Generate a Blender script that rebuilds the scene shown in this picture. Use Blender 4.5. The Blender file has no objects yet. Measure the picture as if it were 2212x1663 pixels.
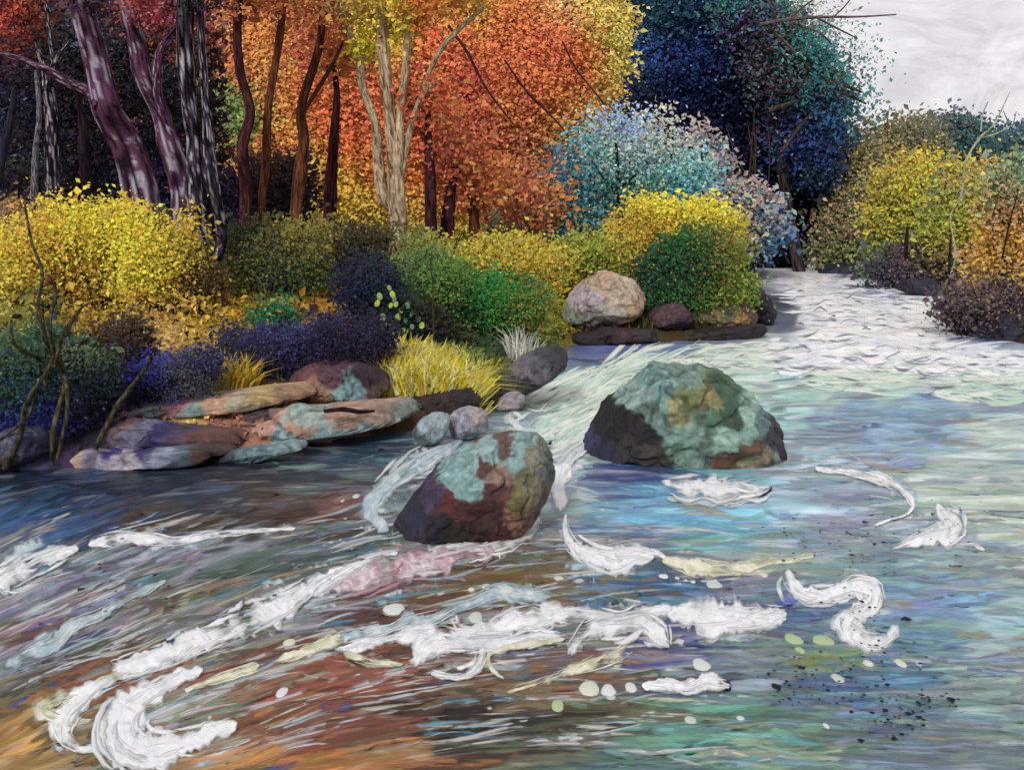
import bpy, math, numpy as np
from mathutils import Vector

# ------------------------------------------------------------------ camera, sky, sun, exposure
SC = bpy.context.scene
F, CX, CY, HOR, H = 1944.0, 1106.0, 831.5, 465.0, 3.5       # pictures measured on a 2212 x 1663 grid
PITCH = math.atan((CY - HOR) / F)
cam_d = bpy.data.cameras.new("camera"); cam = bpy.data.objects.new("camera", cam_d)
SC.collection.objects.link(cam); SC.camera = cam
cam_d.sensor_width = 36.0; cam_d.lens = 36.0 * F / 2212.0
cam_d.clip_start = 0.1; cam_d.clip_end = 5000
cam.location = (0, 0, H); cam.rotation_euler = (math.pi / 2 - PITCH, 0, 0)

SUN_EL, SUN_AZ = math.radians(36), math.radians(202)
world = bpy.data.worlds.new("World"); SC.world = world; world.use_nodes = True
nt = world.node_tree; nt.nodes.clear()
def N(t, **k):
    n = nt.nodes.new(t)
    for a, b in k.items(): setattr(n, a, b)
    return n
out = N("ShaderNodeOutputWorld"); bg = N("ShaderNodeBackground"); bg.inputs[1].default_value = 0.1
sky = N("ShaderNodeTexSky", sky_type='NISHITA', sun_disc=False)
sky.sun_elevation = SUN_EL; sky.sun_rotation = SUN_AZ
tc = N("ShaderNodeTexCoord"); mp = N("ShaderNodeMapping"); mp.inputs['Scale'].default_value = (1, 1, 1.8)
n1 = N("ShaderNodeTexNoise"); n1.inputs['Scale'].default_value = 7; n1.inputs['Detail'].default_value = 8
n1.inputs['Roughness'].default_value = .62; n1.inputs['Distortion'].default_value = 2.6
r1 = N("ShaderNodeValToRGB"); e = r1.color_ramp.elements
e[0].position = .30; e[0].color = (6.4, 6.1, 6.3, 1); e[1].position = .64; e[1].color = (9.5, 9.2, 9.35, 1)
m1 = e.new(.46); m1.color = (8.2, 7.85, 8.1, 1)
mx = N("ShaderNodeMixRGB"); mx.inputs[0].default_value = .93
nt.links.new(tc.outputs['Generated'], mp.inputs[0]); nt.links.new(mp.outputs[0], n1.inputs['Vector'])
nt.links.new(n1.outputs['Fac'], r1.inputs[0]); nt.links.new(sky.outputs[0], mx.inputs[1])
nt.links.new(r1.outputs[0], mx.inputs[2]); nt.links.new(mx.outputs[0], bg.inputs[0]); nt.links.new(bg.outputs[0], out.inputs[0])
sd = bpy.data.lights.new("sun", 'SUN'); sd.energy = 2.4; sd.angle = math.radians(12); sd.color = (1, .96, .9)
sun = bpy.data.objects.new("sun", sd); SC.collection.objects.link(sun)
sv = Vector((math.sin(SUN_AZ) * math.cos(SUN_EL), math.cos(SUN_AZ) * math.cos(SUN_EL), math.sin(SUN_EL)))
sun.rotation_euler = (-sv).to_track_quat('-Z', 'Y').to_euler()
SC.view_settings.view_transform = 'Standard'; SC.view_settings.look = 'None'
SC.view_settings.exposure = 0.0; SC.view_settings.gamma = 1; SC.view_settings.use_curve_mapping = False
SC.cycles.max_bounces = 4; SC.cycles.diffuse_bounces = 2; SC.cycles.glossy_bounces = 2
SC.cycles.transparent_max_bounces = 8; SC.cycles.caustics_reflective = False

# ------------------------------------------------------------------ helpers
rng = np.random.default_rng(7)
def lin(hx):
    hx = hx.lstrip('#'); c = np.array([int(hx[i:i + 2], 16) / 255 for i in (0, 2, 4)])
    return np.where(c <= .04045, c / 12.92, ((c + .055) / 1.055) ** 2.4)
fw = np.array([0, math.cos(PITCH), -math.sin(PITCH)]); upv = np.array([0, math.sin(PITCH), math.cos(PITCH)]); rt = np.array([1., 0, 0])
def ray(x, y):
    return rt * ((x - CX) / F) + upv * ((CY - y) / F) + fw
def onplane(x, y, D):                       # a point of the upright plane D metres down the valley
    d = ray(x, y); t = D / d[1]; return np.array([d[0] * t, D, H + d[2] * t])
def onz(x, y, z=0.0):
    d = ray(x, y); t = (z - H) / d[2]; return np.array([d[0] * t, d[1] * t, z])
def onzv(Q):
    dx = (Q[:, 0] - CX) / F; b = (CY - Q[:, 1]) / F; dy = math.cos(PITCH) + b * math.sin(PITCH); dz = b * math.cos(PITCH) - math.sin(PITCH)
    t = -H / dz; return np.c_[dx * t, dy * t]
def hashn(ix, iy, iz, seed):
    h = (ix.astype(np.int64) * 374761393 + iy.astype(np.int64) * 668265263 + iz.astype(np.int64) * 2147483647 + seed * 974711) & 0xffffffff
    h = ((h ^ (h >> 13)) * 1274126177) & 0xffffffff; h = ((h ^ (h >> 16)) * 2246822519) & 0xffffffff
    return ((h ^ (h >> 15)) & 0xffff) / 65535.0
def vn(p, seed=0):
    i = np.floor(p); f = p - i; f = f * f * (3 - 2 * f); i = i.astype(np.int64); r = 0
    for a in (0, 1):
        wa = f[:, 0] if a else 1 - f[:, 0]
        for b in (0, 1):
            wb = f[:, 1] if b else 1 - f[:, 1]
            for c in (0, 1):
                wc = f[:, 2] if c else 1 - f[:, 2]
                r = r + wa * wb * wc * hashn(i[:, 0] + a, i[:, 1] + b, i[:, 2] + c, seed)
    return r
def fbm(p, o=4, seed=0):
    p = np.asarray(p, float)
    if p.shape[1] == 2: p = np.c_[p, np.zeros(len(p))]
    r, a, t = 0, 1., 0
    for k in range(o):
        r = r + a * (vn(p * 2 ** k, seed + k * 17) - .5); t += a; a *= .55
    return r / t * 2
def inpoly(pt, poly):
    x, y = pt[:, 0], pt[:, 1]; r = np.zeros(len(pt), bool); n = len(poly)
    for i in range(n):
        x1, y1 = poly[i]; x2, y2 = poly[(i + 1) % n]
        if y1 == y2: continue
        r ^= ((y1 > y) != (y2 > y)) & (x < (x2 - x1) * (y - y1) / (y2 - y1) + x1)
    return r
def edged(pt, poly, closed=True):
    d = np.full(len(pt), 1e9); n = len(poly)
    for i in range(n if closed else n - 1):
        a = poly[i]; b = poly[(i + 1) % n]; ab = b - a
        t = np.clip(((pt - a) @ ab) / max(ab @ ab, 1e-9), 0, 1)
        q = pt - a - t[:, None] * ab; d = np.minimum(d, np.sqrt((q * q).sum(1)))
    return d
def blend(pt, pp, pc, pw=5.0, eps=6.0):     # colours laid out as patches: nearest ones win softly
    r = np.empty((len(pt), 3))
    for s in range(0, len(pt), 40000):
        q = pt[s:s + 40000]
        d2 = ((q[:, None, :] - pp[None]) ** 2).sum(2) + eps * eps
        w = d2 ** (-pw / 2); r[s:s + 40000] = (w @ pc) / w.sum(1)[:, None]
    return r
COL = SC.collection
def mesh_from(name, v, faces, col=None, mat=None, smooth=False, parent=None, flat_counts=None):
    """faces: (n,k) int array"""
    me = bpy.data.meshes.new(name); v = np.asarray(v, np.float32); f = np.asarray(faces, np.int32)
    me.vertices.add(len(v)); me.vertices.foreach_set('co', v.ravel())
    k = f.shape[1]; me.loops.add(f.size); me.loops.foreach_set('vertex_index', f.ravel())
    me.polygons.add(len(f)); me.polygons.foreach_set('loop_start', np.arange(0, f.size, k, dtype=np.int32))
    me.polygons.foreach_set('loop_total', np.full(len(f), k, np.int32))
    me.polygons.foreach_set('use_smooth', np.full(len(f), smooth))
    me.update(calc_edges=True)
    if col is not None:
        a = me.color_attributes.new('tint', 'FLOAT_COLOR', 'POINT')
        c = np.ones((len(v), 4), np.float32); c[:, :3] = np.clip(col[:, :3], 0.002, .86)
        if col.shape[1] > 3: c[:, 3] = col[:, 3]
        a.data.foreach_set('color', c.ravel())
        if col.shape[1] > 4: b = me.attributes.new('flow', 'FLOAT_VECTOR', 'POINT'); b.data.foreach_set('vector', np.ascontiguousarray(col[:, -3:], np.float32).ravel())
    if mat: me.materials.append(mat)
    o = bpy.data.objects.new(name, me); COL.objects.link(o)
    if parent: o.parent = parent
    return o
def tag(o, label=None, cat=None, group=None, kind=None):
    for k, v in (('label', label), ('category', cat), ('group', group), ('kind', kind)):
        if v: o[k] = v
    return o
def empty(name, loc, label, cat, group=None):
    o = bpy.data.objects.new(name, None); COL.objects.link(o); o.location = loc; o.empty_display_size = .3
    return tag(o, label, cat, group)
def recentre(o, root):                      # parts keep their place when the root stands at its own base
    o.data.transform(__import__('mathutils').Matrix.Translation(-root.location)); o.parent = root

# ------------------------------------------------------------------ materials
def newmat(name):
    m = bpy.data.materials.new(name); m.use_nodes = True; t = m.node_tree; b = t.nodes['Principled BSDF']; return m, t, b
def tinted(name, rough=.8, spec=.25, nscale=8., namp=.35, bump=.3, bscale=30., bdist=.02, stretch=(1, 1, 1), sheen=0., coord='Object', trans=0.):
    m, t, b = newmat(name); L = t.links.new
    at = t.nodes.new('ShaderNodeAttribute'); at.attribute_name = 'tint'
    tx = t.nodes.new('ShaderNodeTexCoord'); mp = t.nodes.new('ShaderNodeMapping'); mp.inputs['Scale'].default_value = stretch
    L(tx.outputs[coord], mp.inputs[0])
    no = t.nodes.new('ShaderNodeTexNoise'); no.inputs['Scale'].default_value = nscale; no.inputs['Detail'].default_value = 6; no.inputs['Roughness'].default_value = .65
    L(mp.outputs[0], no.inputs['Vector'])
    mr = t.nodes.new('ShaderNodeMapRange'); mr.inputs[1].default_value = .3; mr.inputs[2].default_value = .7
    mr.inputs[3].default_value = 1 - namp; mr.inputs[4].default_value = 1 + namp; L(no.outputs['Fac'], mr.inputs[0])
    mu = t.nodes.new('ShaderNodeVectorMath'); mu.operation = 'SCALE'; L(at.outputs['Color'], mu.inputs[0]); L(mr.outputs[0], mu.inputs['Scale'])
    L(mu.outputs[0], b.inputs['Base Color']); b.inputs['Roughness'].default_value = rough; b.inputs['Specular IOR Level'].default_value = spec
    if bump:
        n2 = t.nodes.new('ShaderNodeTexNoise'); n2.inputs['Scale'].default_value = bscale; n2.inputs['Detail'].default_value = 7; n2.inputs['Roughness'].default_value = .7
        L(mp.outputs[0], n2.inputs['Vector']); bp = t.nodes.new('ShaderNodeBump'); bp.inputs['Strength'].default_value = bump; bp.inputs['Distance'].default_value = bdist
        L(n2.outputs['Fac'], bp.inputs['Height']); L(bp.outputs[0], b.inputs['Normal'])
    if trans:
        tr = t.nodes.new('ShaderNodeBsdfTranslucent'); L(mu.outputs[0], tr.inputs[0]); ms = t.nodes.new('ShaderNodeMixShader'); ms.inputs[0].default_value = trans
        o = t.nodes['Material Output']; L(b.outputs[0], ms.inputs[1]); L(tr.outputs[0], ms.inputs[2]); L(ms.outputs[0], o.inputs[0])
    return m
M_leaf = tinted('leaf', .75, .2, 3., .3, 0, trans=.3)
M_rock = tinted('wet_rock', .55, .45, 9., .4, .8, 22., .05)
M_bark = tinted('bark', .95, .05, 7., .45, .9, 14., .06, stretch=(1, 1, .18))
M_ground = tinted('soil', .95, .1, 1.3, .45, .8, 6., .12)
def froth(name, nscale, lo, hi, amax, rough, spec, bump, dim=.68):
    m, t, b = newmat(name); L = t.links.new
    def nd(k, **kw):
        n = t.nodes.new(k)
        for a_, v_ in kw.items(): setattr(n, a_, v_)
        return n
    at = nd('ShaderNodeAttribute', attribute_name='tint'); fl = nd('ShaderNodeAttribute', attribute_name='flow')
    no = nd('ShaderNodeTexNoise'); no.inputs['Scale'].default_value = nscale; no.inputs['Detail'].default_value = 8; no.inputs['Roughness'].default_value = .68; L(fl.outputs['Vector'], no.inputs['Vector'])
    a1 = nd('ShaderNodeMath', operation='MULTIPLY_ADD'); a1.inputs[1].default_value = 1.25; a1.inputs[2].default_value = -.60; L(at.outputs['Alpha'], a1.inputs[0])
    a2 = nd('ShaderNodeMath', operation='ADD'); L(no.outputs['Fac'], a2.inputs[0]); L(a1.outputs[0], a2.inputs[1])
    mr = nd('ShaderNodeMapRange', interpolation_type='SMOOTHSTEP'); mr.inputs[1].default_value = lo; mr.inputs[2].default_value = hi; mr.inputs[3].default_value = 0; mr.inputs[4].default_value = amax; L(a2.outputs[0], mr.inputs[0])
    L(mr.outputs[0], b.inputs['Alpha'])
    n2 = nd('ShaderNodeTexNoise'); n2.inputs['Scale'].default_value = nscale * 3.; n2.inputs['Detail'].default_value = 5; n2.inputs['Roughness'].default_value = .7; L(fl.outputs['Vector'], n2.inputs['Vector'])
    m2 = nd('ShaderNodeMapRange'); m2.inputs[1].default_value = .25; m2.inputs[2].default_value = .6; m2.inputs[3].default_value = dim; m2.inputs[4].default_value = 1.05; L(n2.outputs['Fac'], m2.inputs[0])
    mu = nd('ShaderNodeVectorMath', operation='SCALE'); L(at.outputs['Color'], mu.inputs[0]); L(m2.outputs[0], mu.inputs['Scale']); L(mu.outputs[0], b.inputs['Base Color'])
    b.inputs['Roughness'].default_value = rough; b.inputs['Specular IOR Level'].default_value = spec
    bp = nd('ShaderNodeBump'); bp.inputs['Strength'].default_value = bump; bp.inputs['Distance'].default_value = .02; L(n2.outputs['Fac'], bp.inputs['Height']); L(bp.outputs[0], b.inputs['Normal'])
    return m
M_foam = froth('foam', 1.3, .38, .98, 1., .5, .3, .35)
M_crest = froth('crest_foam', 1.1, .34, .98, .9, .6, .2, .08, .93)
M_streak = froth('current_streak', 1.2, .36, 1.3, .85, .25, .45, .3)
M_stem = tinted('stem', .8, .2, 20., .3, .3, 60., .01)
M_water, t, b = newmat('river_water'); L = t.links.new
at = t.nodes.new('ShaderNodeAttribute'); at.attribute_name = 'tint'; fl = t.nodes.new('ShaderNodeAttribute'); fl.attribute_name = 'flow'
def wn(sc, st, det=7, dist=.6):
    mp = t.nodes.new('ShaderNodeMapping'); mp.inputs['Scale'].default_value = st; L(fl.outputs['Vector'], mp.inputs[0])
    n = t.nodes.new('ShaderNodeTexNoise'); n.inputs['Scale'].default_value = sc; n.inputs['Detail'].default_value = det; n.inputs['Roughness'].default_value = .66; n.inputs['Distortion'].default_value = dist; L(mp.outputs[0], n.inputs['Vector']); return n
def mrg(src, a, b_, c, d):
    m = t.nodes.new('ShaderNodeMapRange'); L(src, m.inputs[0])
    for k_, v_ in zip((1, 2, 3, 4), (a, b_, c, d)): m.inputs[k_].default_value = v_
    return m.outputs[0]
na, nb_, nc = wn(1.6, (.28, 1.7, 1)), wn(4.2, (.22, 2.0, 1), 8, .9), wn(2.3, (.35, 1.5, 3), 6, 1.2)
hs = t.nodes.new('ShaderNodeHueSaturation'); L(at.outputs['Color'], hs.inputs['Color']); L(mrg(nc.outputs['Fac'], .3, .7, .46, .54), hs.inputs['Hue']); L(mrg(na.outputs['Fac'], .3, .7, .6, 1.45), hs.inputs['Value']); L(mrg(nc.outputs['Fac'], .3, .7, 1.1, .75), hs.inputs['Saturation'])
m1_ = t.nodes.new('ShaderNodeMixRGB'); m1_.inputs[2].default_value = (.42, .48, .50, 1); mm_ = [t.nodes.new('ShaderNodeMath') for _ in 'ab']
for m_, src_, dst_ in zip(mm_, (mrg(nb_.outputs['Fac'], .52, .72, 0, .5), mrg(nb_.outputs['Fac'], .30, .46, .45, 0)), (0, 1)):
    m_.operation = 'MULTIPLY'; L(src_, m_.inputs[0]); L(at.outputs['Alpha'], m_.inputs[1])
L(mm_[0].outputs[0], m1_.inputs[0]); L(hs.outputs[0], m1_.inputs[1])
m2_ = t.nodes.new('ShaderNodeMixRGB'); m2_.blend_type = 'MULTIPLY'; m2_.inputs[2].default_value = (.32, .33, .38, 1); L(mm_[1].outputs[0], m2_.inputs[0]); L(m1_.outputs[0], m2_.inputs[1])
L(m2_.outputs[0], b.inputs['Base Color']); b.inputs['Roughness'].default_value = .22; b.inputs['Specular IOR Level'].default_value = .45
bp = t.nodes.new('ShaderNodeBump'); bp.inputs['Strength'].default_value = .5; bp.inputs['Distance'].default_value = .05; L(nb_.outputs['Fac'], bp.inputs['Height']); L(bp.outputs[0], b.inputs['Normal'])

# ------------------------------------------------------------------ river bed, banks and hillside
edge_l = [(0,1022),(200,1012),(420,996),(560,975),(760,945),(880,932),(960,915),(1040,895),(1120,850),(1200,765),(1230,746),(1400,742),(1560,728),(1650,706),(1662,660),(1630,610),(1632,578)]
edge_r = [(2240,752),(2140,722),(2085,690),(2035,640),(1960,612),(1880,592),(1800,576),(1755,570)]
EL = [onz(*p)[:2] for p in edge_l]; ER = [onz(*p)[:2] for p in edge_r]
far = np.array([(EL[-1] + np.array([3., 12.])), (ER[-1] + np.array([6., 10.]))])
RIVER = np.array([(-15, -90), (-14.5, -20), (-13, 2), (-9.5, 9)] + [tuple(p) for p in EL] + [tuple(far[0]), tuple(far[1])] + [tuple(p) for p in ER[::-1]] + [(17.5, 14), (18, 2), (18, -20), (19, -90)], float)
def smooth(a, b, x):
    t = np.clip((x - a) / (b - a), 0, 1); return t * t * (3 - 2 * t)
def height(P):
    P = np.asarray(P, float); s = edged(P, RIVER); ins = inpoly(P, RIVER)
    n = fbm(P * .35, 3, 5)
    up = .16 + 2.95 * (1 - np.exp(-s / 13.0)) + n * .22 * smooth(0, 3, s)
    bear = P[:, 0] / np.maximum(P[:, 1], 1.) * F + CX
    rr = np.hypot(P[:, 0], P[:, 1])
    hill = smooth(66, 120, rr) * (34 * (1 - smooth(1330, 1700, bear)) + 9.5 * smooth(1700, 1900, bear)) * (P[:, 1] > 0)
    up = up + hill * (1 + .12 * fbm(P * .04, 3, 9))
    dn = -.12 - .7 * (1 - np.exp(-s / 1.2)) + n * .05
    return np.where(ins, dn, up * smooth(-.02, .25, s) + .02)
def hit(x, y, zmax=3.4):                    # where the sight line to a foot point meets the ground
    d = ray(x, y); t = np.linspace(5, 130, 2600); P = np.array([0, 0, H])[None] + d[None] * t[:, None]
    z = height(P[:, :2]); k = np.where(P[:, 2] <= np.maximum(z, -.0))[0]
    k = k[0] if len(k) else len(t) - 1
    return P[k]
def chart(P):                               # river chart: bearing and range, used to lay colours on land and water
    Y = np.maximum(P[:, 1], 1.5); den = Y * math.cos(PITCH) + H * math.sin(PITCH)
    return np.c_[P[:, 0] / den * F + CX, CY - F * (Y * math.sin(PITCH) - H * math.cos(PITCH)) / den]
def pal(s):
    o = []
    for w in s.split():
        a, c = w.split('#'); x, y = a.split(','); o.append((float(x), float(y), c))
    return o
G_PAL = pal("""60,680#a8a050 200,680#c0a040 330,690#c8aa60 420,670#c8a838 520,690#caa630 620,660#b89038 680,640#c8963c 400,740#c0a050 340,745#c8a870
560,620#8a8a30 600,640#b0a070 320,700#b89c58 480,670#b09c48 640,630#8a8a3c 860,560#6a7038 1000,640#5a6a30 1150,640#5a6a2c 100,760#4a5a40 100,900#2a2a48 250,850#2a2430 500,800#3a3040 700,780#20142a 850,850#5a4438 450,860#c8a860 300,900#907080
500,930#a87868 700,900#a07a68 150,960#4a3c58 30,980#4a4460 950,860#3a2424 1050,800#4a4a40 1150,780#4a4450 900,700#4a5a30 1080,700#2c5a28 1000,600#9a9a30
1200,600#a89a30 1300,700#3a2c28 1500,700#4a3828 1300,560#90902c 800,600#3a3a28 700,560#6a6430 900,540#a89030 1100,530#b0a030 700,500#b08428 500,560#5a5a30
200,540#b09828 60,500#8a7040 1450,600#2f4a30 1640,640#1c1820 1700,560#10141c 1850,560#3a3c38 1950,570#5c5048 2100,600#8a7460 2200,660#40302c 2100,660#241c28
2000,600#3a3444 2200,560#b8983c 2050,520#8a9440 300,480#2a2a24""")
def wcol(v, P, seed, amp=40.):              # patches blended over a chart with warped borders
    pp = np.array([(a, b) for a, b, c in v]); pc = np.array([lin(c) for a, b, c in v]); return pp, pc
r = np.concatenate([[.5, 1.5, 2.6, 3.6], 4.2 * (1600 / 4.2) ** (np.linspace(0, 1, 300) ** 1.0)])
th = np.concatenate([np.linspace(-math.pi, -.72, 60)[:-1], np.linspace(-.72, .72, 520), np.linspace(.72, math.pi, 60)[1:-1]])
def polar(r, th):
    T, R = np.meshgrid(th, r); P = np.c_[(R * np.sin(T)).ravel(), (R * np.cos(T)).ravel()]
    nr, na = R.shape; i, j = np.meshgrid(np.arange(nr - 1), np.arange(na), indexing='ij'); j2 = (j + 1) % na
    f = np.stack([i * na + j, i * na + j2, (i + 1) * na + j2, (i + 1) * na + j], -1).reshape(-1, 4)
    return P, f
P, f = polar(r, th)
pp, pc = wcol(G_PAL, P, 0); pp = chart(np.array([hit(a, b)[:2] for a, b in pp])); pp_g, pc_g = pp, pc
q = chart(P); w = np.c_[fbm(P * .6, 3, 3), fbm(P * .6, 3, 4)] * [40, 14]
gc = blend(q + w, pp, pc)
bear = q[:, 0]; rr = np.hypot(P[:, 0], P[:, 1])
hc = blend(np.c_[bear + fbm(P * .05, 2, 21) * 60, q[:, 1]], np.array([(0, 480), (450, 480), (800, 480), (1200, 480), (1400, 480), (1900, 480), (2212, 480)], float), np.array([lin(c) for c in ('#241a2a', '#6a3a20', '#b8602a', '#b8642c', '#1c2c50', '#48605c', '#4a6468')]))
k = smooth(58, 68, rr)[:, None]; gc = gc * (1 - k) + hc * k
gc *= (1 + .25 * fbm(P * 2.2, 3, 8))[:, None]
tag(mesh_from('ground', np.c_[P, height(P)], f, gc, M_ground, True), kind='structure')

# ------------------------------------------------------------------ water
W_PAL = pal("""50,1060#1b2c44 150,1080#203f66 300,1050#1c2a3c 500,1020#231c2a 450,1070#25405a 650,1000#2a2f3e 750,980#27435f 850,980#2f4a5c 700,1060#3a4a50 600,1090#4a3a35
750,1080#7a4a38 820,1040#4e5a60 80,1130#2a5a90 180,1140#23508a 30,1100#2f6590 250,1180#3a4a5a 330,1150#5a4438 450,1130#2a2a30 600,1140#4a3228 700,1115#5a3228
560,1160#8890a0 300,1200#a0a0b0 150,1240#a8a8b8 30,1290#a09ca4 420,1190#9098b0 650,1170#5a7690 750,1180#4a6450 800,1200#45604a 850,1100#7f9aa2 300,1240#5a7a80
450,1230#3f5a50 550,1220#47605c 650,1220#4f6a60 200,1290#8a7a78 100,1320#7f82a0 350,1270#6a5a50 430,1260#8a8a88 60,1380#6a5040 200,1340#8a7a78 300,1330#989098
420,1320#5a5a38 550,1270#9a7050 650,1260#8a8888 800,1250#a09498 900,1230#a89098 700,1300#9aa4a8 600,1340#8a9aa0 500,1380#909a9c 400,1420#8a8c84
250,1400#5a5040 100,1440#909498 40,1440#8a949c 60,1500#4a4a30 30,1540#b08020 60,1600#c89020 20,1640#b88830 200,1510#8a5a20 260,1470#a05a20 330,1460#b06030 500,1400#4a5a68
600,1420#7a5034 700,1390#7a3a25 800,1360#6a4030 650,1480#9a5030 720,1460#ac5434 550,1520#a8682a 350,1540#a0a898 430,1530#8a9078 520,1560#9a5a38 650,1560#8a5438
750,1540#8a4a38 600,1640#c87a20 700,1640#c88018 850,1625#b07818 500,1650#b89058 400,1650#a88438 240,1650#a88038 190,1560#6a6018 850,1520#3a2820 950,1560#1a1512 1050,1560#15110f 1000,1610#3a2c20
1150,1560#2a241c 950,1500#5a4530 1000,1440#7a4a28 800,1470#985434 880,1490#6c4028 1100,1500#7a6a48 1200,1580#4a4a38 1300,1560#5a5a40 1400,1560#60704a
1500,1560#5a8a80 1600,1600#5f9a9a 1350,1620#5a8080 1150,1640#6a7a58 1500,1640#5a8a80 1700,1620#7a8a70 1900,1600#6a8290 2100,1620#6a7a80 1700,1540#5a7a70
1900,1530#5a7a9a 2100,1500#7a9a98 2180,1450#8a9a98 1650,1450#708090 1800,1480#3a5a90 1950,1460#4a7a98 1850,1420#7a8a40 2000,1400#5a8298 2150,1350#7fa0a4
1700,1400#6a8a88 1550,1420#787a88 1900,1330#6088a4 2050,1300#6a92ac 2150,1250#8aa4a0 1650,1300#5a5a70 1700,1310#3a50a0 1750,1270#5a7a8a 1500,1280#2a5a80 1350,1275#2a6a90
1300,1245#6a6248 1200,1250#6a6038 1100,1240#7a5030 1000,1250#70602e 950,1290#7a4a2a 850,1310#5a4040 780,1325#5a2e20 1100,1195#6a6a60 1180,1400#8a7a70 1150,1430#5a6a80 1250,1450#8a6038 1400,1440#5a5450 1430,1430#2a3a90
1300,1130#5a8fb0 1400,1100#5a9abf 1250,1090#98b4bc 1500,1110#5fa0bc 1600,1120#5aa0b8 1650,1080#7cacbc 1400,1170#6a7a90 1550,1180#6aa8b4 1700,1150#88a0b0
1300,1050#3a5a90 1330,1020#2a3a70 1800,1180#8496a4 1900,1100#8a9ca8 2000,1050#a0b0a8 2150,1100#a8b8a8 2100,1000#98aaa8 1800,1050#7a8ea0 1750,1010#a0b0bc
1900,950#6f94ae 1800,930#6a7a90 2000,930#6f98b4 2150,930#a0b4ac 1850,880#5a86a0 2000,870#6088a8 2150,850#7a90a8 1750,850#9ab4ac 1900,835#8ab0a8 2050,820#9aacb8
1700,1220#a0a890 2000,1200#7a94a0 1850,1240#6a90a0 1600,1240#6a6a78
1690,600#dcdce6 1750,620#e6e6ee 1820,640#e8e8f0 1900,660#e4e4ec 1980,660#e2e2ea 2050,670#c0c4d8 1850,700#e6e6ee 1750,700#d0d4de 1780,740#e0e4e8 1900,740#e0e2e8 2000,740#d8dae2
2100,760#c4ccd8 1900,790#ccd8d8 2000,790#c8d4d8 2100,790#b8c4cc 1800,800#c0d4cc 1700,790#c4d8cc 1600,770#d4e4d8 2180,800#8a9cb8 2160,770#9aa8c0
1850,592#4a5a98 1950,625#8090c0 2080,700#4a5aa0 2140,730#3c4888 1690,690#505870 1660,650#3c4058 1650,600#8890b0 1250,762#4858a0 1350,757#3a4aa0 1450,748#5a78b0 1560,740#8a98b8
1200,880#a8c4b8 1300,830#a0c4b4 1400,785#b8d0c4 1500,775#ccdccc 1200,930#8ab0a8 1250,980#a0bcbc 1215,1060#b0c8d0 1150,850#687888 1130,900#8098a0 1600,850#a4c0b4 1700,880#8ab0b0 1380,810#98bcb0 1320,880#a4c8b8
880,1020#6a8490 850,1080#8a9ea0 1000,965#7a8a94 940,975#5c7484 1100,930#90aaac 1230,790#5c84b0 1180,820#303c54""")
rapid_px = rapid = np.array([(1640,570),(1760,572),(1900,610),(2040,650),(2100,730),(2200,780),(2190,835),(2000,835),(1700,830),(1560,820),(1420,800),(1330,880),(1270,960),(1190,1000),(1090,950),(1110,880),(1240,790),(1400,765),(1560,750),(1680,720),(1690,650)], float)
def rapids(P):
    q = chart(P); i = inpoly(q, rapid); d = edged(q, rapid); return np.where(i, smooth(0, 75, d), 0.)
def wave(P):
    a = P * np.array([.55, 1.1]); far_ = smooth(11, 26, P[:, 1])
    z = .045 * fbm(a, 3, 31) + .016 * fbm(P * np.array([2.2, 5.]), 3, 37)
    rp = rapids(P)
    z = z + rp * (.12 * (fbm(P * np.array([.4, .7]), 3, 41)) + .035 * np.abs(fbm(P * np.array([1.4, 3.]), 3, 43)))
    return z
rw = np.concatenate([[.5, 1.5, 2.6, 3.6, 4.4], (H * F) / np.linspace(1310, 96, 500), [75, 82, 95, 120]])
thw = np.concatenate([np.linspace(-math.pi, -.62, 50)[:-1], np.linspace(-.62, .62, 680), np.linspace(.62, math.pi, 50)[1:-1]])
P, f = polar(rw, thw); q = chart(P); rp = rapids(P)
# stroke direction: level on the right, sinking to the left in the near left
sl = np.clip((1250 - q[:, 0]) / 1250, 0, 1) * smooth(950, 1200, q[:, 1]) * .42
sa = np.c_[np.cos(sl), -np.sin(sl)]; sb = np.c_[np.sin(sl), np.cos(sl)]
U = (q * sa).sum(1); V = (q * sb).sum(1)
st = fbm(np.c_[U / 170, V / 17], 4, 51); st2 = fbm(np.c_[U / 60, V / 7], 3, 53)
wq = q + sb * (st * 30)[:, None] + sa * (fbm(np.c_[U / 120, V / 40], 3, 55) * 60)[:, None]
pp, pc = wcol(W_PAL, P, 0); pp_w, pc_w = pp, pc
def met(z, k=.62): return np.c_[z[:, 0] * k, z[:, 1]]
wc = .95 * blend(met(wq), met(pp), pc, 6, 5)
wc *= (1 + .38 * st2 + .18 * st)[:, None]
mixc = .6 * smooth(.28, .55, fbm(np.c_[U / 90, V / 11], 3, 57))[:, None] * .45
wc = wc * (1 - mixc) + (lin('#b8c8cc')[None] * smooth(0, 1, (q[:, 0] / 1400))[:, None] + lin('#8a8478')[None] * (1 - smooth(0, 1, (q[:, 0] / 1400)))[:, None]) * mixc
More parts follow.
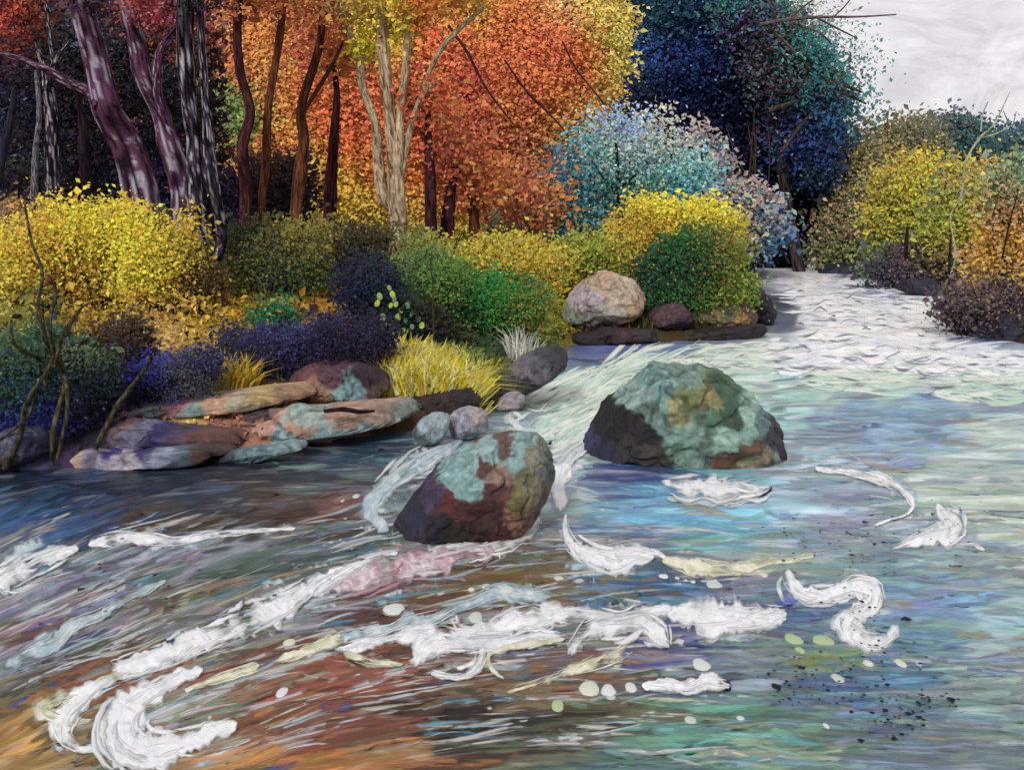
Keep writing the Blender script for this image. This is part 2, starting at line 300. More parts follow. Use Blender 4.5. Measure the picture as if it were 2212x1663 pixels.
# churned, air-filled water of the rapids and the dark glassy lines between the crests
ridge = np.abs(fbm(np.c_[q[:, 0] / 95, q[:, 1] / 17], 4, 61)); dark = (1 - smooth(0, .10, ridge)) * rp
wc = wc * (1 - .25 * dark)[:, None]; wc = wc * (1 + .75 * rp)[:, None]
ang = .62 * smooth(3.5, -6, P[:, 0]) * smooth(14, 7, P[:, 1]); w_ = fbm(P * .3, 3, 77)[:, None] * .5
fu = P[:, 0] * np.cos(ang) + P[:, 1] * np.sin(ang); fv = -P[:, 0] * np.sin(ang) + P[:, 1] * np.cos(ang)
rg_ = smooth(900, 1600, q[:, 0]) * smooth(900, 1050, q[:, 1] + 200 * (q[:, 0] > 1500)); dk = (.22 - .16 * rg_)[:, None]; wc = (wc * (1 - dk) + wc.mean(1)[:, None] * dk) * (1 + .34 * rg_)[:, None]
tag(mesh_from('river_water', np.c_[P, wave(P)], f, np.c_[wc, 1 - .85 * rp, fu + w_[:, 0], fv + w_[:, 0], fu * 0], M_water, True), kind='structure')

# ------------------------------------------------------------------ stones
def blob(outline, D, depth, palette, name, seed, parent=None, res=(200, 90), rough=.06, facet=.5, mat=None, warp=14, lap=1.0, sink=0):
    """a stone whose outline stands D metres away, with a rounded, broken body `depth` metres thick"""
    W = np.array([onplane(x, y, D)[[0, 2]] for x, y in outline]); s = D / F
    W = np.concatenate([W * (1 - u) + np.roll(W, -1, 0) * u for u in np.arange(0, 1, .08)]); c = (W.max(0) + W.min(0)) / 2; a = np.arctan2(W[:, 1] - c[1], W[:, 0] - c[0]); o = np.argsort(a); a = a[o]; R = np.hypot(*(W[o] - c).T)
    th = np.linspace(-math.pi, math.pi, res[0], endpoint=False); rad = np.interp(th, np.r_[a[-1] - 2 * math.pi, a, a[0] + 2 * math.pi], np.r_[R[-1], R, R[0]])
    ph = np.linspace(-math.pi / 2, math.pi / 2, res[1]); TH, PH = np.meshgrid(th, ph); RA = np.broadcast_to(rad, TH.shape)
    x = np.cos(TH) * RA * np.cos(PH) ** .6; z = np.sin(TH) * RA * np.cos(PH) ** .6; y = np.sin(PH) * depth / 2
    V = np.c_[x.ravel(), y.ravel(), z.ravel()]; g = np.random.default_rng(seed)
    hw = R.max()
    if facet:                               # cleave a few faces off
        for k in range(26 if hw > .6 and facet > .3 else 9):
            n = g.normal(size=3); n[1] = -abs(n[1]) * 1.3; n[2] = abs(n[2]) * .9 if k % 2 else n[2]; n /= np.linalg.norm(n)
            e = (V @ n).max() * (1 - .04 * facet - .26 * facet * g.random() ** 2); over = np.maximum(V @ n - e, 0); V = V - n * over[:, None] * .85
    sc_ = 1.6 / hw
    nn = V / np.maximum(np.linalg.norm(V, axis=1)[:, None], 1e-6)
    cr = np.abs(fbm(V * sc_ * np.array([1.5, 1.5, 1.1]) + seed, 4, seed + 5)); crk = 1 - smooth(0, .07, cr); off = rough * hw * (1.1 * fbm(V * sc_ * 1.3 + seed, 5, seed) - .25 * crk + .35 * fbm(V * sc_ * 5, 3, seed + 6) - .25)
    V = V + nn * off[:, None]
    V[:, 0] *= (W[:, 0].max() - W[:, 0].min()) / (V[:, 0].max() - V[:, 0].min()); V[:, 2] *= (W[:, 1].max() - W[:, 1].min()) / (V[:, 2].max() - V[:, 2].min())
    V[:, 0] += (W[:, 0].max() + W[:, 0].min()) / 2 - c[0] - (V[:, 0].max() + V[:, 0].min()) / 2; V[:, 2] += (W[:, 1].max() + W[:, 1].min()) / 2 - c[1] - (V[:, 2].max() + V[:, 2].min()) / 2
    lk = V[:, [0, 2]] + c + s * warp * np.c_[fbm(V * 40 / F / s * .9, 4, seed + 1), fbm(V * 40 / F / s * .9, 4, seed + 2)] * 1.6 + s * 9 * np.c_[fbm(V * sc_ * 12, 3, seed + 21), fbm(V * sc_ * 12, 3, seed + 22)]
    pw = np.array([onplane(px, py, D)[[0, 2]] for px, py, h in palette]); pc = np.array([lin(h) for *_, h in palette])
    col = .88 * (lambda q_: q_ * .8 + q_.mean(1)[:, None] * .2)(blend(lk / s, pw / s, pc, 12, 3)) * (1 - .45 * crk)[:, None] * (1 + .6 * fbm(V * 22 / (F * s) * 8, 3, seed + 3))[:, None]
    V = V + np.array([c[0], D + depth * .25, c[1] - sink])
    na = res[0]; i, j = np.meshgrid(np.arange(res[1] - 1), np.arange(na), indexing='ij'); j2 = (j + 1) % na
    f = np.stack([i * na + j, i * na + j2, (i + 1) * na + j2, (i + 1) * na + j], -1).reshape(-1, 4)
    return mesh_from(name, V, f[:, ::-1], col, mat or M_rock, True, parent)
def stone(name, outline, foot, depth, palette, label, cat='rock', group=None, seed=1, D=None, **k):
    D = D or (hit(*foot)[1] if foot else 10)
    ol = [tuple(map(float, w.split(','))) for w in outline.split()]
    if len(ol) < 12:                        # round the corners a little
        A = np.array(ol); B = np.roll(A, -1, 0); ol = np.stack([A * .8 + B * .2, A * .2 + B * .8], 1).reshape(-1, 2).tolist()
    return tag(blob(ol, D, depth, pal(palette), name, seed, **k), label, cat, group, 'thing')
stone('boulder', "1268,985 1285,945 1315,908 1345,885 1385,850 1425,805 1480,798 1535,815 1570,836 1610,860 1650,890 1690,925 1714,958 1720,1000 1716,1045 1670,1062 1600,1066 1520,1066 1450,1058 1400,1035 1350,1015 1300,1015",  # hollow's shade is painted by near-black patches, the mesh has no recess
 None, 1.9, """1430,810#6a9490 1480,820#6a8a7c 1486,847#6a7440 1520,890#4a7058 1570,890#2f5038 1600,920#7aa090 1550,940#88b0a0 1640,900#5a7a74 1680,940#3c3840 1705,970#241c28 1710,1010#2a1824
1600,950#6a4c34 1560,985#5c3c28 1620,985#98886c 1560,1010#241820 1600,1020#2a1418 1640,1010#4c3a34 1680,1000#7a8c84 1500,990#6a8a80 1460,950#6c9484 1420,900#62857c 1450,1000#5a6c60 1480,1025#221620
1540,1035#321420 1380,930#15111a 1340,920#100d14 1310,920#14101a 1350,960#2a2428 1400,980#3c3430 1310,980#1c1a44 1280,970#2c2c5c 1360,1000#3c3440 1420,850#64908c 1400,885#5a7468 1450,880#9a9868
1380,860#80a098 1500,930#6c8c7c 1550,850#3f6444 1620,890#8ab0a0 1530,860#8a8450""", 'largest mossy grey-green boulder with a hollow painted dark standing midstream', seed=3, D=12.6, rough=.10, res=(420, 200), warp=16)
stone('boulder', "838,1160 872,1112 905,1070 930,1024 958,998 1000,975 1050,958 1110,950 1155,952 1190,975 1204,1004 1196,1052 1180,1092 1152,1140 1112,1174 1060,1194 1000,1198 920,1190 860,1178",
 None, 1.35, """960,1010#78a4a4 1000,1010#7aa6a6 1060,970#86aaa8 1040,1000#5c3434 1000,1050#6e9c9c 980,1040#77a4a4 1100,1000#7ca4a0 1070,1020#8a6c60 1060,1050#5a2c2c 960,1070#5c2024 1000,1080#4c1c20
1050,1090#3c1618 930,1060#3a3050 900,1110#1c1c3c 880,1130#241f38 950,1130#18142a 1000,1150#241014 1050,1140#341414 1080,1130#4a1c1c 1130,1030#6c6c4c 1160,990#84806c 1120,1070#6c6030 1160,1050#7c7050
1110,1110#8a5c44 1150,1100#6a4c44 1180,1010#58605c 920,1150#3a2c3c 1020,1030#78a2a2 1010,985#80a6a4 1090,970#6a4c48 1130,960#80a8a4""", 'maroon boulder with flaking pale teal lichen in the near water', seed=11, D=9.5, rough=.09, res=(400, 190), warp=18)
ST = [
("1212,702 1225,660 1258,612 1310,582 1360,600 1395,612 1404,650 1394,694 1340,706 1260,716", (1300,712), 2.6, "1300,610#b09478 1340,640#c0a88c 1270,650#a898a0 1280,680#a8a098 1370,670#b09070 1240,690#8a9c88 1320,680#a89a90", 'large beige boulder on the bank below the arching yellow bush'),
("1398,714 1408,672 1450,653 1492,662 1504,690 1494,718", (1450,716), 1.2, "1430,680#4a2c38 1480,690#38202c 1450,665#50343c", 'round dark purple stone beside the beige boulder'),
("1488,712 1500,670 1560,654 1640,658 1656,690 1635,712 1560,722", (1560,720), 1.6, "1540,685#7a6448 1600,690#a07838 1620,665#5a3c38 1570,665#5c5444", 'flat ochre-brown stone under the green and yellow bush'),
("1186,752 1230,716 1330,706 1420,712 1430,740 1330,752 1250,756", (1300,745), 1.0, "1230,730#2a1820 1300,725#24141c 1360,725#38202a 1400,730#2c2828", 'long dark ledge at the waterline below the beige boulder'),
("1415,742 1430,714 1560,712 1650,700 1672,716 1620,736 1500,746", (1540,733), 1.0, "1450,730#3a3828 1530,725#282018 1600,715#241a24 1650,708#1c1420", 'long dark ledge at the waterline below the ochre stone'),
("1612,705 1618,650 1608,600 1640,590 1662,640 1690,690 1660,712", (1650,700), 2.2, "1640,620#241c28 1650,660#1a1626 1660,690#20202c 1625,640#3a2c34", 'tall black bank rock where the rapids bend'),
("1035,885 1050,840 1090,796 1150,762 1212,746 1236,766 1205,806 1160,836 1120,868 1075,900", (1110,880), 1.4, "1150,790#5a5460 1100,820#3c3c44 1180,770#3a3a44 1080,860#20242c 1130,840#1c2434 1200,760#2c2c34 1120,800#6a6470", 'dark grey rock ledge running down to the pale rapids'),
("1064,884 1080,858 1112,846 1140,858 1128,884 1090,896", (1095,893), .45, "1100,870#a898a8 1120,860#9a94a0 1080,880#948aa0", 'small flat lilac stone between the dark ledge and the rapids'),
("886,940 900,912 940,892 972,898 968,935 945,962 905,972", (925,965), .5, "930,920#8aa0a8 950,905#94a8b0 910,950#5c7078 955,940#7a949c", 'pale blue-grey stone in the shallows below the earth bank'),
("960,915 985,888 1020,880 1052,894 1056,930 1020,956 975,950", (1010,953), .55, "1000,910#9a98ac 1030,920#8a94a0 980,930#a0a0b0 1040,900#a89c98 1010,945#60808c", 'lilac-grey stone touching the pale blue stone in the shallows'),
("852,868 940,850 1038,842 1044,880 985,902 900,930 866,915", (950,905), .9, "880,885#2c1a1e 950,870#341e20 1010,865#28181c 900,910#20141c 960,895#3a2a24", 'undercut maroon earth bank below the yellow grass mound'),
("245,912 262,890 340,876 450,864 560,848 650,840 668,856 610,876 560,888 480,896 400,906 290,918", (450,900), 1.3, "330,882#7a9088 420,888#84a098 520,872#a8a080 400,868#b87080 560,850#c8a860 280,892#8a8080 480,862#c89a78 620,845#a8805c", 'upper flat slab with pink and sage stripes on the bank'),
("330,985 420,955 500,926 620,902 760,884 860,876 892,888 884,908 780,930 650,956 500,986 400,1000", (640,965), 1.5, "480,950#b07a70 560,935#c08a78 650,920#a87c68 750,905#b08a74 860,895#8a9088 520,915#8a9c94 650,900#8aa098 500,972#7a98a0 620,955#80a8ac 760,932#80a4a8 700,945#7aa8ac 820,880#b08c78", 'long salmon slab with a pale teal lower edge by the dark water'),
("590,866 604,832 650,798 720,786 800,796 836,826 830,864 760,876 650,876", (700,880), 1.4, "640,820#6a3a40 680,850#8a5c4c 745,855#7aa4a8 770,840#7aa4a8 720,815#5a3040 700,862#a07c58 820,850#5c4038 800,815#3c2030", 'purple-brown rock with a teal patch above the salmon slab'),
("20,1016 84,985 160,972 250,968 340,966 440,968 500,980 420,1002 260,1018 120,1024", (260,1012), 1.1, "120,985#9a8a98 200,988#a098b0 280,990#a8a0b0 350,985#8a90b0 150,962#4c2c34 240,957#30287c 80,1000#c89050 170,1006#c8a888 300,965#3a2c70 400,985#4a5c70 430,972#4c3430", 'lowest lilac slab at the left waterline'),
("90,975 150,935 230,915 320,922 420,936 520,956 460,976 300,978 180,982", (300,962), 1.2, "160,930#241c28 220,900#2a1c24 300,925#6a6888 380,930#4c3c58 440,950#6a4038 280,905#907078 200,950#2a2440 350,945#2c286c", 'dark violet rock between the lilac slab and the striped slab'),
("480,915 500,898 600,884 700,880 720,892 640,908 540,922", (600,915), .7, "520,905#6a4a50 600,895#8a6a60 680,888#a08878 560,910#4a3440", 'thin mauve ledge between the striped slab and the salmon slab'),
("700,905 740,885 830,872 900,878 905,896 840,906 760,916", (810,908), .6, "740,900#8a8078 820,885#a89080 880,888#6a7470", 'thin grey-pink ledge at the right end of the salmon slab'),
("440,1000 470,982 560,968 640,955 660,965 600,985 520,1004", (540,1000), .5, "470,995#2a3848 540,985#5c7c88 620,968#78989c", 'thin teal ledge awash below the salmon slab'),
("-60,1010 -40,950 30,920 90,935 110,975 60,1015 0,1024", (20,1012), 1.1, "30,960#5c5a78 60,940#484c6c 20,1000#3c2430 80,980#40385c", 'dark mauve rock at the left edge under the blue shrub'),
("1770,588 1800,566 1880,562 1960,574 1985,600 1940,622 1860,606", (1880,592), 2.4, "1820,575#1c2038 1880,580#24243c 1940,590#2c2c50 1900,600#303860", 'farthest low navy stone along the right bank'),
("1950,622 1975,600 2030,600 2080,640 2082,676 2030,656", (2030,640), 2.0, "2000,600#201c30 2050,610#2a2434 2040,640#242c50", 'dark stone on the right bank beside the farthest low one'),
("2040,664 2075,640 2120,655 2165,700 2150,732 2090,712", (2090,690), 1.8, "2080,650#16142a 2120,680#1c1622 2130,705#28264c", 'black bank stone below the thin dark stems at right'),
("2110,728 2145,690 2200,672 2300,670 2320,770 2212,768", (2180,735), 2.0, "2160,690#1a1422 2200,670#2c2024 2220,720#181424 2160,720#20203c", 'nearest black stone of the right bank, cut by the picture edge'),
]
for i, (o, ft, dp, pl, lb) in enumerate(ST):
    stone('bank_rock' if 'slab' not in lb and 'ledge' not in lb else ('rock_slab' if 'slab' in lb and 'rock between' not in lb and 'above the' not in lb else 'rock_ledge'), o, ft, dp, pl, lb, 'earth bank' if 'earth' in lb.split('bank')[0] else 'rock', None, 20 + i + (100 if 'lilac slab' in lb else 0), res=(150, 70), rough=.10 if 'slab' in lb else (.13 if dp > .6 else .08), warp=14, facet=.8 if 'slab' in lb else .7)

# ------------------------------------------------------------------ foliage, stems, trunks
def leafmesh(name, C, Nn, S, col, mat=None, aspect=.6, parent=None, roll=None):
    n = len(C); Nn = Nn / np.linalg.norm(Nn, axis=1)[:, None]
    t = rng.normal(size=(n, 3)) if roll is None else roll; t = t - (t * Nn).sum(1)[:, None] * Nn; t /= np.linalg.norm(t, axis=1)[:, None] + 1e-9
    b = np.cross(Nn, t); a = (aspect * rng.uniform(.7, 1.3, n))[:, None]; S = S[:, None]
    k = rng.uniform(-.25, .25, n)[:, None]
    v = np.stack([C - t * S, C + b * S * a + t * S * k + Nn * S * .15, C + t * S, C - b * S * a + t * S * k * .5 + Nn * S * .15], 1).reshape(-1, 3)
    f = np.arange(4 * n).reshape(-1, 4); f = np.concatenate([f[:, [0, 1, 2]], f[:, [0, 2, 3]]])
    return mesh_from(name, v, f, np.repeat(col, 4, 0), mat or M_leaf, False, parent)
LEAF = 1.12
def foliage(name, outline, D, thick, palette, n, size, seed, desat=.10, gain=1., flat=.7, inset=.6, specks=(), speckp=.05, fill=.25, var=.20, frill=10, dens=.95, droop=0, jit=14, parent=None, aspect=.6, loose=1.0):
    g = np.random.default_rng(seed); s = D / F
    W = np.array([onplane(x, y, D)[[0, 2]] for x, y in outline]); lo, hi = W.min(0), W.max(0)
    K = max(30, n // 11); c = g.uniform(lo, hi, (K * 6, 2))
    cw = c + s * frill * 2.2 * np.c_[fbm(c / s / 46, 4, seed), fbm(c / s / 46, 4, seed + 3)]
    c = c[inpoly(cw, W)][:K * 2]; e0 = edged(c, W); c2 = c[e0 > s * size * inset]; c = (c2 if len(c2) > 20 else c)[:K]; ed = edged(c, W); er = min(hi - lo) * .35
    T = thick / 2 * np.sqrt(np.clip(ed / er, .04, 1))
    u = np.where(g.random(len(c)) < .8, -1, 1) * np.sqrt(g.uniform(.1, 1, len(c)))
    cc = np.c_[c[:, 0], D + u * T, c[:, 1]]
    k = g.integers(0, len(cc), n); rad = s * size * 2.3 * loose
    L = cc[k] + g.normal(size=(n, 3)) * rad * np.array([1, 1.1, .8])
    S = s * size * np.clip(g.lognormal(0, .3, n), .5, 1.7) * .72
    fl = g.random(n) < fill; S[fl] *= 1.7; L[fl, 1] = D + thick * .05 + np.abs(L[fl, 1] - D) * .4
    Nn = g.normal(size=(n, 3)) * flat + np.array([0, -1.1, .7])
    pw = np.array([onplane(px, py, D)[[0, 2]] for px, py, h in palette]) / s; pc = np.array([lin(h) for *_, h in palette])
    lk = cc[k][:, [0, 2]] / s; lk = lk + 26 * np.c_[fbm(lk / 40, 3, seed + 7), fbm(lk / 40, 3, seed + 9)] + g.normal(size=(n, 2)) * jit
    col = blend(lk, pw, pc, 5, 5) * LEAF * gain; col = col * (1 - desat) + col.mean(1)[:, None] * desat * 1.25
    col = col * np.exp(g.normal(0, var, n))[:, None] * (1 + .10 * g.normal(size=(n, 3)))
    if specks:
        m = g.random(n) < speckp; sp = np.array([lin(h) for h in specks]); col[m] = sp[g.integers(0, len(sp), m.sum())]; S[m] *= .7
    return leafmesh(name, L, Nn, S, col, None, aspect, parent)
def tube(name, pts, rad, cols, parent=None, seg=12, seed=0, mat=None, sub=10, rough=.1, join=None):
    """a limb through 3D points with the given radii; bark colours run lengthwise"""
    P = np.array(pts, float); R = np.array(rad, float); n = len(P)
    t = np.linspace(0, n - 1, (n - 1) * sub + 1); i = np.clip(np.floor(t).astype(int), 0, n - 2); u = (t - i)[:, None]
    p0, p1, p2, p3 = P[np.maximum(i - 1, 0)], P[i], P[i + 1], P[np.minimum(i + 2, n - 1)]
    C = .5 * ((2 * p1) + (-p0 + p2) * u + (2 * p0 - 5 * p1 + 4 * p2 - p3) * u ** 2 + (-p0 + 3 * p1 - 3 * p2 + p3) * u ** 3)
    r_ = np.interp(t, np.arange(n), R); T = np.gradient(C, axis=0); T /= np.linalg.norm(T, axis=1)[:, None] + 1e-9
    ref = np.where(np.abs(T[:, 2:3]) > .9, np.array([[1., 0, 0]]), np.array([[0, 0, 1.]])); B = np.cross(T, np.array([[0, 1., 0]]) + ref * .01); B /= np.linalg.norm(B, axis=1)[:, None] + 1e-9
    Nn = np.cross(B, T); a = np.linspace(0, 2 * math.pi, seg, endpoint=False)
    ln = np.r_[0, np.cumsum(np.linalg.norm(np.diff(C, axis=0), axis=1))]
    aa = np.tile(a, len(C)); ll = np.repeat(ln, seg); rr_ = np.repeat(r_, seg)
    key = np.c_[np.cos(aa) * 1.9, np.sin(aa) * 1.9, ll / max(rr_.mean() * 4, 1e-3)] + seed
    d = 1 + rough * 2 * fbm(key * 1.3, 3, seed)
    V = np.repeat(C, seg, 0) + (np.cos(aa)[:, None] * np.repeat(B, seg, 0) + np.sin(aa)[:, None] * np.repeat(Nn, seg, 0)) * (rr_ * d)[:, None]
    cl = np.array([lin(c) for c in cols]); m = np.clip((fbm(key * np.array([2.6, 2.6, 2.4]), 6, seed + 3) * 1.7 + .5), 0, .999) * (len(cl) - 1)
    mi = m.astype(int); mf = (m - mi)[:, None]; mf = mf * mf * (3 - 2 * mf); col = cl[mi] * (1 - mf) + cl[np.minimum(mi + 1, len(cl) - 1)] * mf
    k = len(C); ii, jj = np.meshgrid(np.arange(k - 1), np.arange(seg), indexing='ij'); j2 = (jj + 1) % seg
    f = np.stack([ii * seg + jj, ii * seg + j2, (ii + 1) * seg + j2, (ii + 1) * seg + jj], -1).reshape(-1, 4)
    if join is not None: join.append((V, f, col)); return None
    return mesh_from(name, V, f, col, mat or M_bark, True, parent)
def joined(name, J, mat, parent=None):
    o = 0; Vs, Fs, Cs = [], [], []
    for V, f, c in J: Vs.append(V); Fs.append(f + o); Cs.append(c); o += len(V)
    return mesh_from(name, np.concatenate(Vs), np.concatenate(Fs), np.concatenate(Cs), mat, True, parent)
def pts(s):
    return [tuple(map(float, w.split(','))) for w in s.split()]
def path(s, D, wig=0., seed=0):             # "x,y,w ..." -> 3D points and radii on the plane D, wandering in depth
    g = np.random.default_rng(seed); P, R = [], []
    for a in pts(s):
        p = onplane(a[0], a[1], D); p[1] += g.normal() * wig; P.append(p); R.append(max(a[2], 1.) * .5 * D / F)
    return P, R
def leaves_on(root, *a, **k):
    o = foliage(*a, **k); recentre(o, root); return o
def twigs(D, outline, foot, n, cols, seed, thick):
    g = np.random.default_rng(seed); W = np.array([onplane(x, y, D) for x, y in outline]); lo, hi = W.min(0), W.max(0)
    b = onplane(foot[0], foot[1], D); b[2] -= .1; J = []
    for k in range(n):
        tip = np.array([g.uniform(lo[0], hi[0]) * .8 + b[0] * .2, D + g.uniform(-.4, .3) * thick, lo[2] + (hi[2] - lo[2]) * g.uniform(.6, 1.14)])
        st_ = b + np.array([g.normal() * .12 * (hi[0] - lo[0]), 0, 0]); mid = st_ * .5 + tip * .5 + g.normal(size=3) * .06 * (hi[2] - lo[2])
        w = D / F * g.uniform(1.6, 3.2); tube('', [st_, mid, tip], [w, w * .7, w * .25], cols, None, 5, seed + k, None, 4, .1, J)
    return J
def bush(outline, foot, thick, palette, n, size, label, cat='bush', group=None, seed=1, name='bush', nt=11, D=None, tcols=('#241c14', '#4a3a24', '#3a3020'), **k):
    ol = pts(outline) if isinstance(outline, str) else outline; D = D or hit(*foot)[1]
    b = onplane(foot[0], foot[1], D); b[2] = height(np.array([[b[0], D]]))[0]
    root = empty(name, b, label, cat, group); bpy.context.view_layer.update()
    o = foliage('foliage', ol, D, thick, pal(palette), n, size, seed, **k); recentre(o, root)
    if nt: recentre(joined('branches', twigs(D, ol, foot, nt, tcols, seed, thick), M_stem), root)
    return root
def tree(trunks, foot, D, crown, label, cat='tree', group=None, seed=1, name='tree', cols=('#241c20', '#4a3440', '#8a8890')):
    """trunks: list of (part name, path string, wander); crown: (outline, thick, palette, n, size, kw) or None"""
    b = onplane(foot[0], foot[1], D); root = empty(name, b, label, cat, group)
    for i, (pn, ps, wg) in enumerate(trunks):
        P, R = path(ps, D - (1.9 if 'thin dark trunk' in label else 2.6 if pn == 'limb' and 'teal' in label and 'white sky' in label else 0), wg, seed + i); recentre(tube(pn, P, R, cols, None, 28, seed + i * 3, None, 14, .12), root)
    if crown:
        for j, (ol, th_, pl, n, sz, kw) in enumerate(crown):
            recentre(foliage('crown', pts(ol), D + kw.pop('back', 0), th_, pal(pl), n, sz, seed + 50 + j, **kw), root)
    return root

# ---- woods behind
def mass(name, outline, D, thick, palette, n, size, seed, **k):
    return tag(foliage(name, pts(outline), D, thick, pal(palette), n, size, seed, **k), kind='stuff')
mass('autumn_wood', "430,-60 1340,-60 1365,20 1360,110 1340,180 1310,240 1300,270 1240,310 1190,370 1200,440 1180,520 1000,560 700,560 450,560 420,300", 52, 7,
"""520,40#b8703c 480,20#a88a68 560,60#d08030 620,60#c87040 600,130#c07840 520,160#c05a40 480,180#a88a60 490,230#6a8a58 560,240#6a7a4c 640,170#c88844 700,100#b06038 760,60#c8a040 790,80#e0c818 850,60#d8b820
560,120#c8803c 620,220#c87c3c 660,280#cc9440 700,240#c85c38 740,300#cc6030 690,360#d09a38 640,330#c0602c 740,420#d09a34 680,440#c8a03c 620,400#b87c30 780,140#b05040 800,250#c86040 750,220#c86c40
900,60#cc6038 960,40#d08838 1040,20#c89838 1100,40#c87038 1200,30#c87840 1210,20#d8a080 1280,30#c8a050 1330,40#c0a050 1340,100#bca458 1320,140#bca050 960,110#c85838 1020,120#c06838 1100,110#c8683c
1180,110#c85c3c 1250,130#c46438 1230,190#c46840 1160,190#c86c3c 1080,180#c0583c 1010,190#b85048 940,170#c8783c 960,240#c85838 1010,260#b85048 1080,250#c87840 1150,250#b85c44 1220,240#c87c44 1270,250#c08c50
900,300#dc6a28 940,320#c85038 1000,320#b04c48 1060,310#b85840 1120,300#a85a50 1180,290#c07c44 1230,290#c88c48 900,380#d07c34 960,370#c86434 1020,370#c06c38 1080,360#c07038 1140,380#c06034 1180,330#c87c48
900,450#c89038 960,440#c87c3c 1020,430#c07038 1100,430#b0643c 1150,420#c86c38 1190,440#c88048 940,500#b89c38 1020,500#b8a040 1100,490#98885c 1160,480#a88858 800,450#c8a038 760,500#c8a038 850,380#c86838 860,500#a88c38""",
100000, 5.6, 101, desat=.12, gain=np.array([1.36, 1.62, 1.15]), flat=.3, jit=9, fill=.35, frill=16, specks=('#6a2c24', '#3a2420', '#d8b468', '#a84858'), speckp=.04, var=.12, loose=1.2)
mass('dark_wood', "-80,-60 450,-60 470,120 480,330 500,560 -80,560", 34, 4,  # backdrop of mostly dark purple, blue and near-black leaves
"""20,40#b03c30 60,50#c0502c 10,80#b06058 90,40#8a4430 50,110#5a2c30 30,170#3c2c38 20,230#24305c 60,250#20243c 20,290#2c2a58 90,150#2a2028 140,60#3a2c30 120,120#2a242c 200,120#1e2428 230,40#5a4858 210,80#48586c
160,180#241f26 150,250#1c1e2e 100,280#241c2c 60,320#302c2c 180,300#1c1a2a 300,40#8a4034 340,20#b05070 370,20#c06080 320,70#a04c40 280,90#2c2c38 330,110#24303c 350,130#304c6c 320,150#241c20 380,90#8a4824 370,120#5a3824
290,200#1c1a1c 280,280#1c1620 330,230#1e1c28 360,190#243440 340,300#181428 380,260#20242c 370,340#22203c 300,360#1c1424 240,330#201820 420,200#3a2828 440,260#2c2428 440,330#241a1c 470,300#4a2424 380,450#242050 450,400#241c38 200,250#241c22""",
34000, 6.5, 103, fill=.45, specks=('#8a8890', '#6a4a58', '#2a2a80'), speckp=.03, var=.3)
# ---- far right woods
for o, pl, lb, D_, sd_ in (
("1950,300 1975,272 2015,262 2055,246 2100,258 2125,285 2130,420 1960,430", "2030,270#5c6a70 2060,300#2f5860 2020,340#2c6058 2090,320#3a6064 2000,300#6a7060 2110,370#4a6a50 2000,390#8a7c50", 'blue-green tree on the far right skyline with the higher top', 84, 1),
("2110,300 2140,282 2212,272 2300,260 2360,300 2360,440 2110,440", "2120,295#54707c 2160,320#48606a 2200,300#4a6a80 2200,350#5a8078 2150,360#5a7a5c 2280,320#48686c 2170,400#8a8860", 'blue-grey tree on the far right skyline reaching the edge', 88, 2)):
    bush(o, (np.mean([p[0] for p in pts(o)]), 480), 8, pl, 9000, 6, lb, 'tree', 'trees on the far skyline', 110 + sd_, 'tree', 8, D_, loose=1.3, var=.2)

# ---- great blue conifer, teal tree, sketchy twigs
tree([('trunk', '1690,600,30 1670,420,26 1600,200,22 1560,-60,16', .3)], (1690, 560), 62,
 [("1362,-60 1640,-60 1650,60 1670,150 1700,260 1780,350 1790,400 1775,450 1740,530 1720,575 1640,580 1610,520 1560,470 1530,400 1480,330 1430,280 1370,250 1300,270 1330,200 1345,150 1368,90", 9,
 """1400,40#1c5060 1440,60#1c4c5c 1400,120#2a60a0 1380,160#3a5a80 1360,200#2c3448 1340,240#2c5a98 1450,120#1a3a80 1480,90#12264c 1500,150#1a3a78 1550,180#101c48 1600,250#0c1430 1550,250#0e1a40 1500,240#0c1a4c 1450,200#12285c
 1650,350#101c40 1700,320#1c3868 1650,300#16305a 1600,400#0c1228 1700,450#0c0c20 1750,430#100c1c 1660,500#0c1024 1720,510#0e0c1a 1560,120#2c5896 1600,80#1c4870 1540,330#0c1638 1600,320#0c1838 1620,450#0e1430 1580,460#18285c""",
 60000, 6, dict(fill=.4, specks=('#4a78b8', '#8aa8c8', '#2c5aa0', '#0a0a18'), speckp=.07, var=.3, frill=14, loose=1.2))],
 'tall navy-blue tree with a near-black foot beside the rapids', seed=120, cols=('#0c0c18', '#181828', '#24283c'))
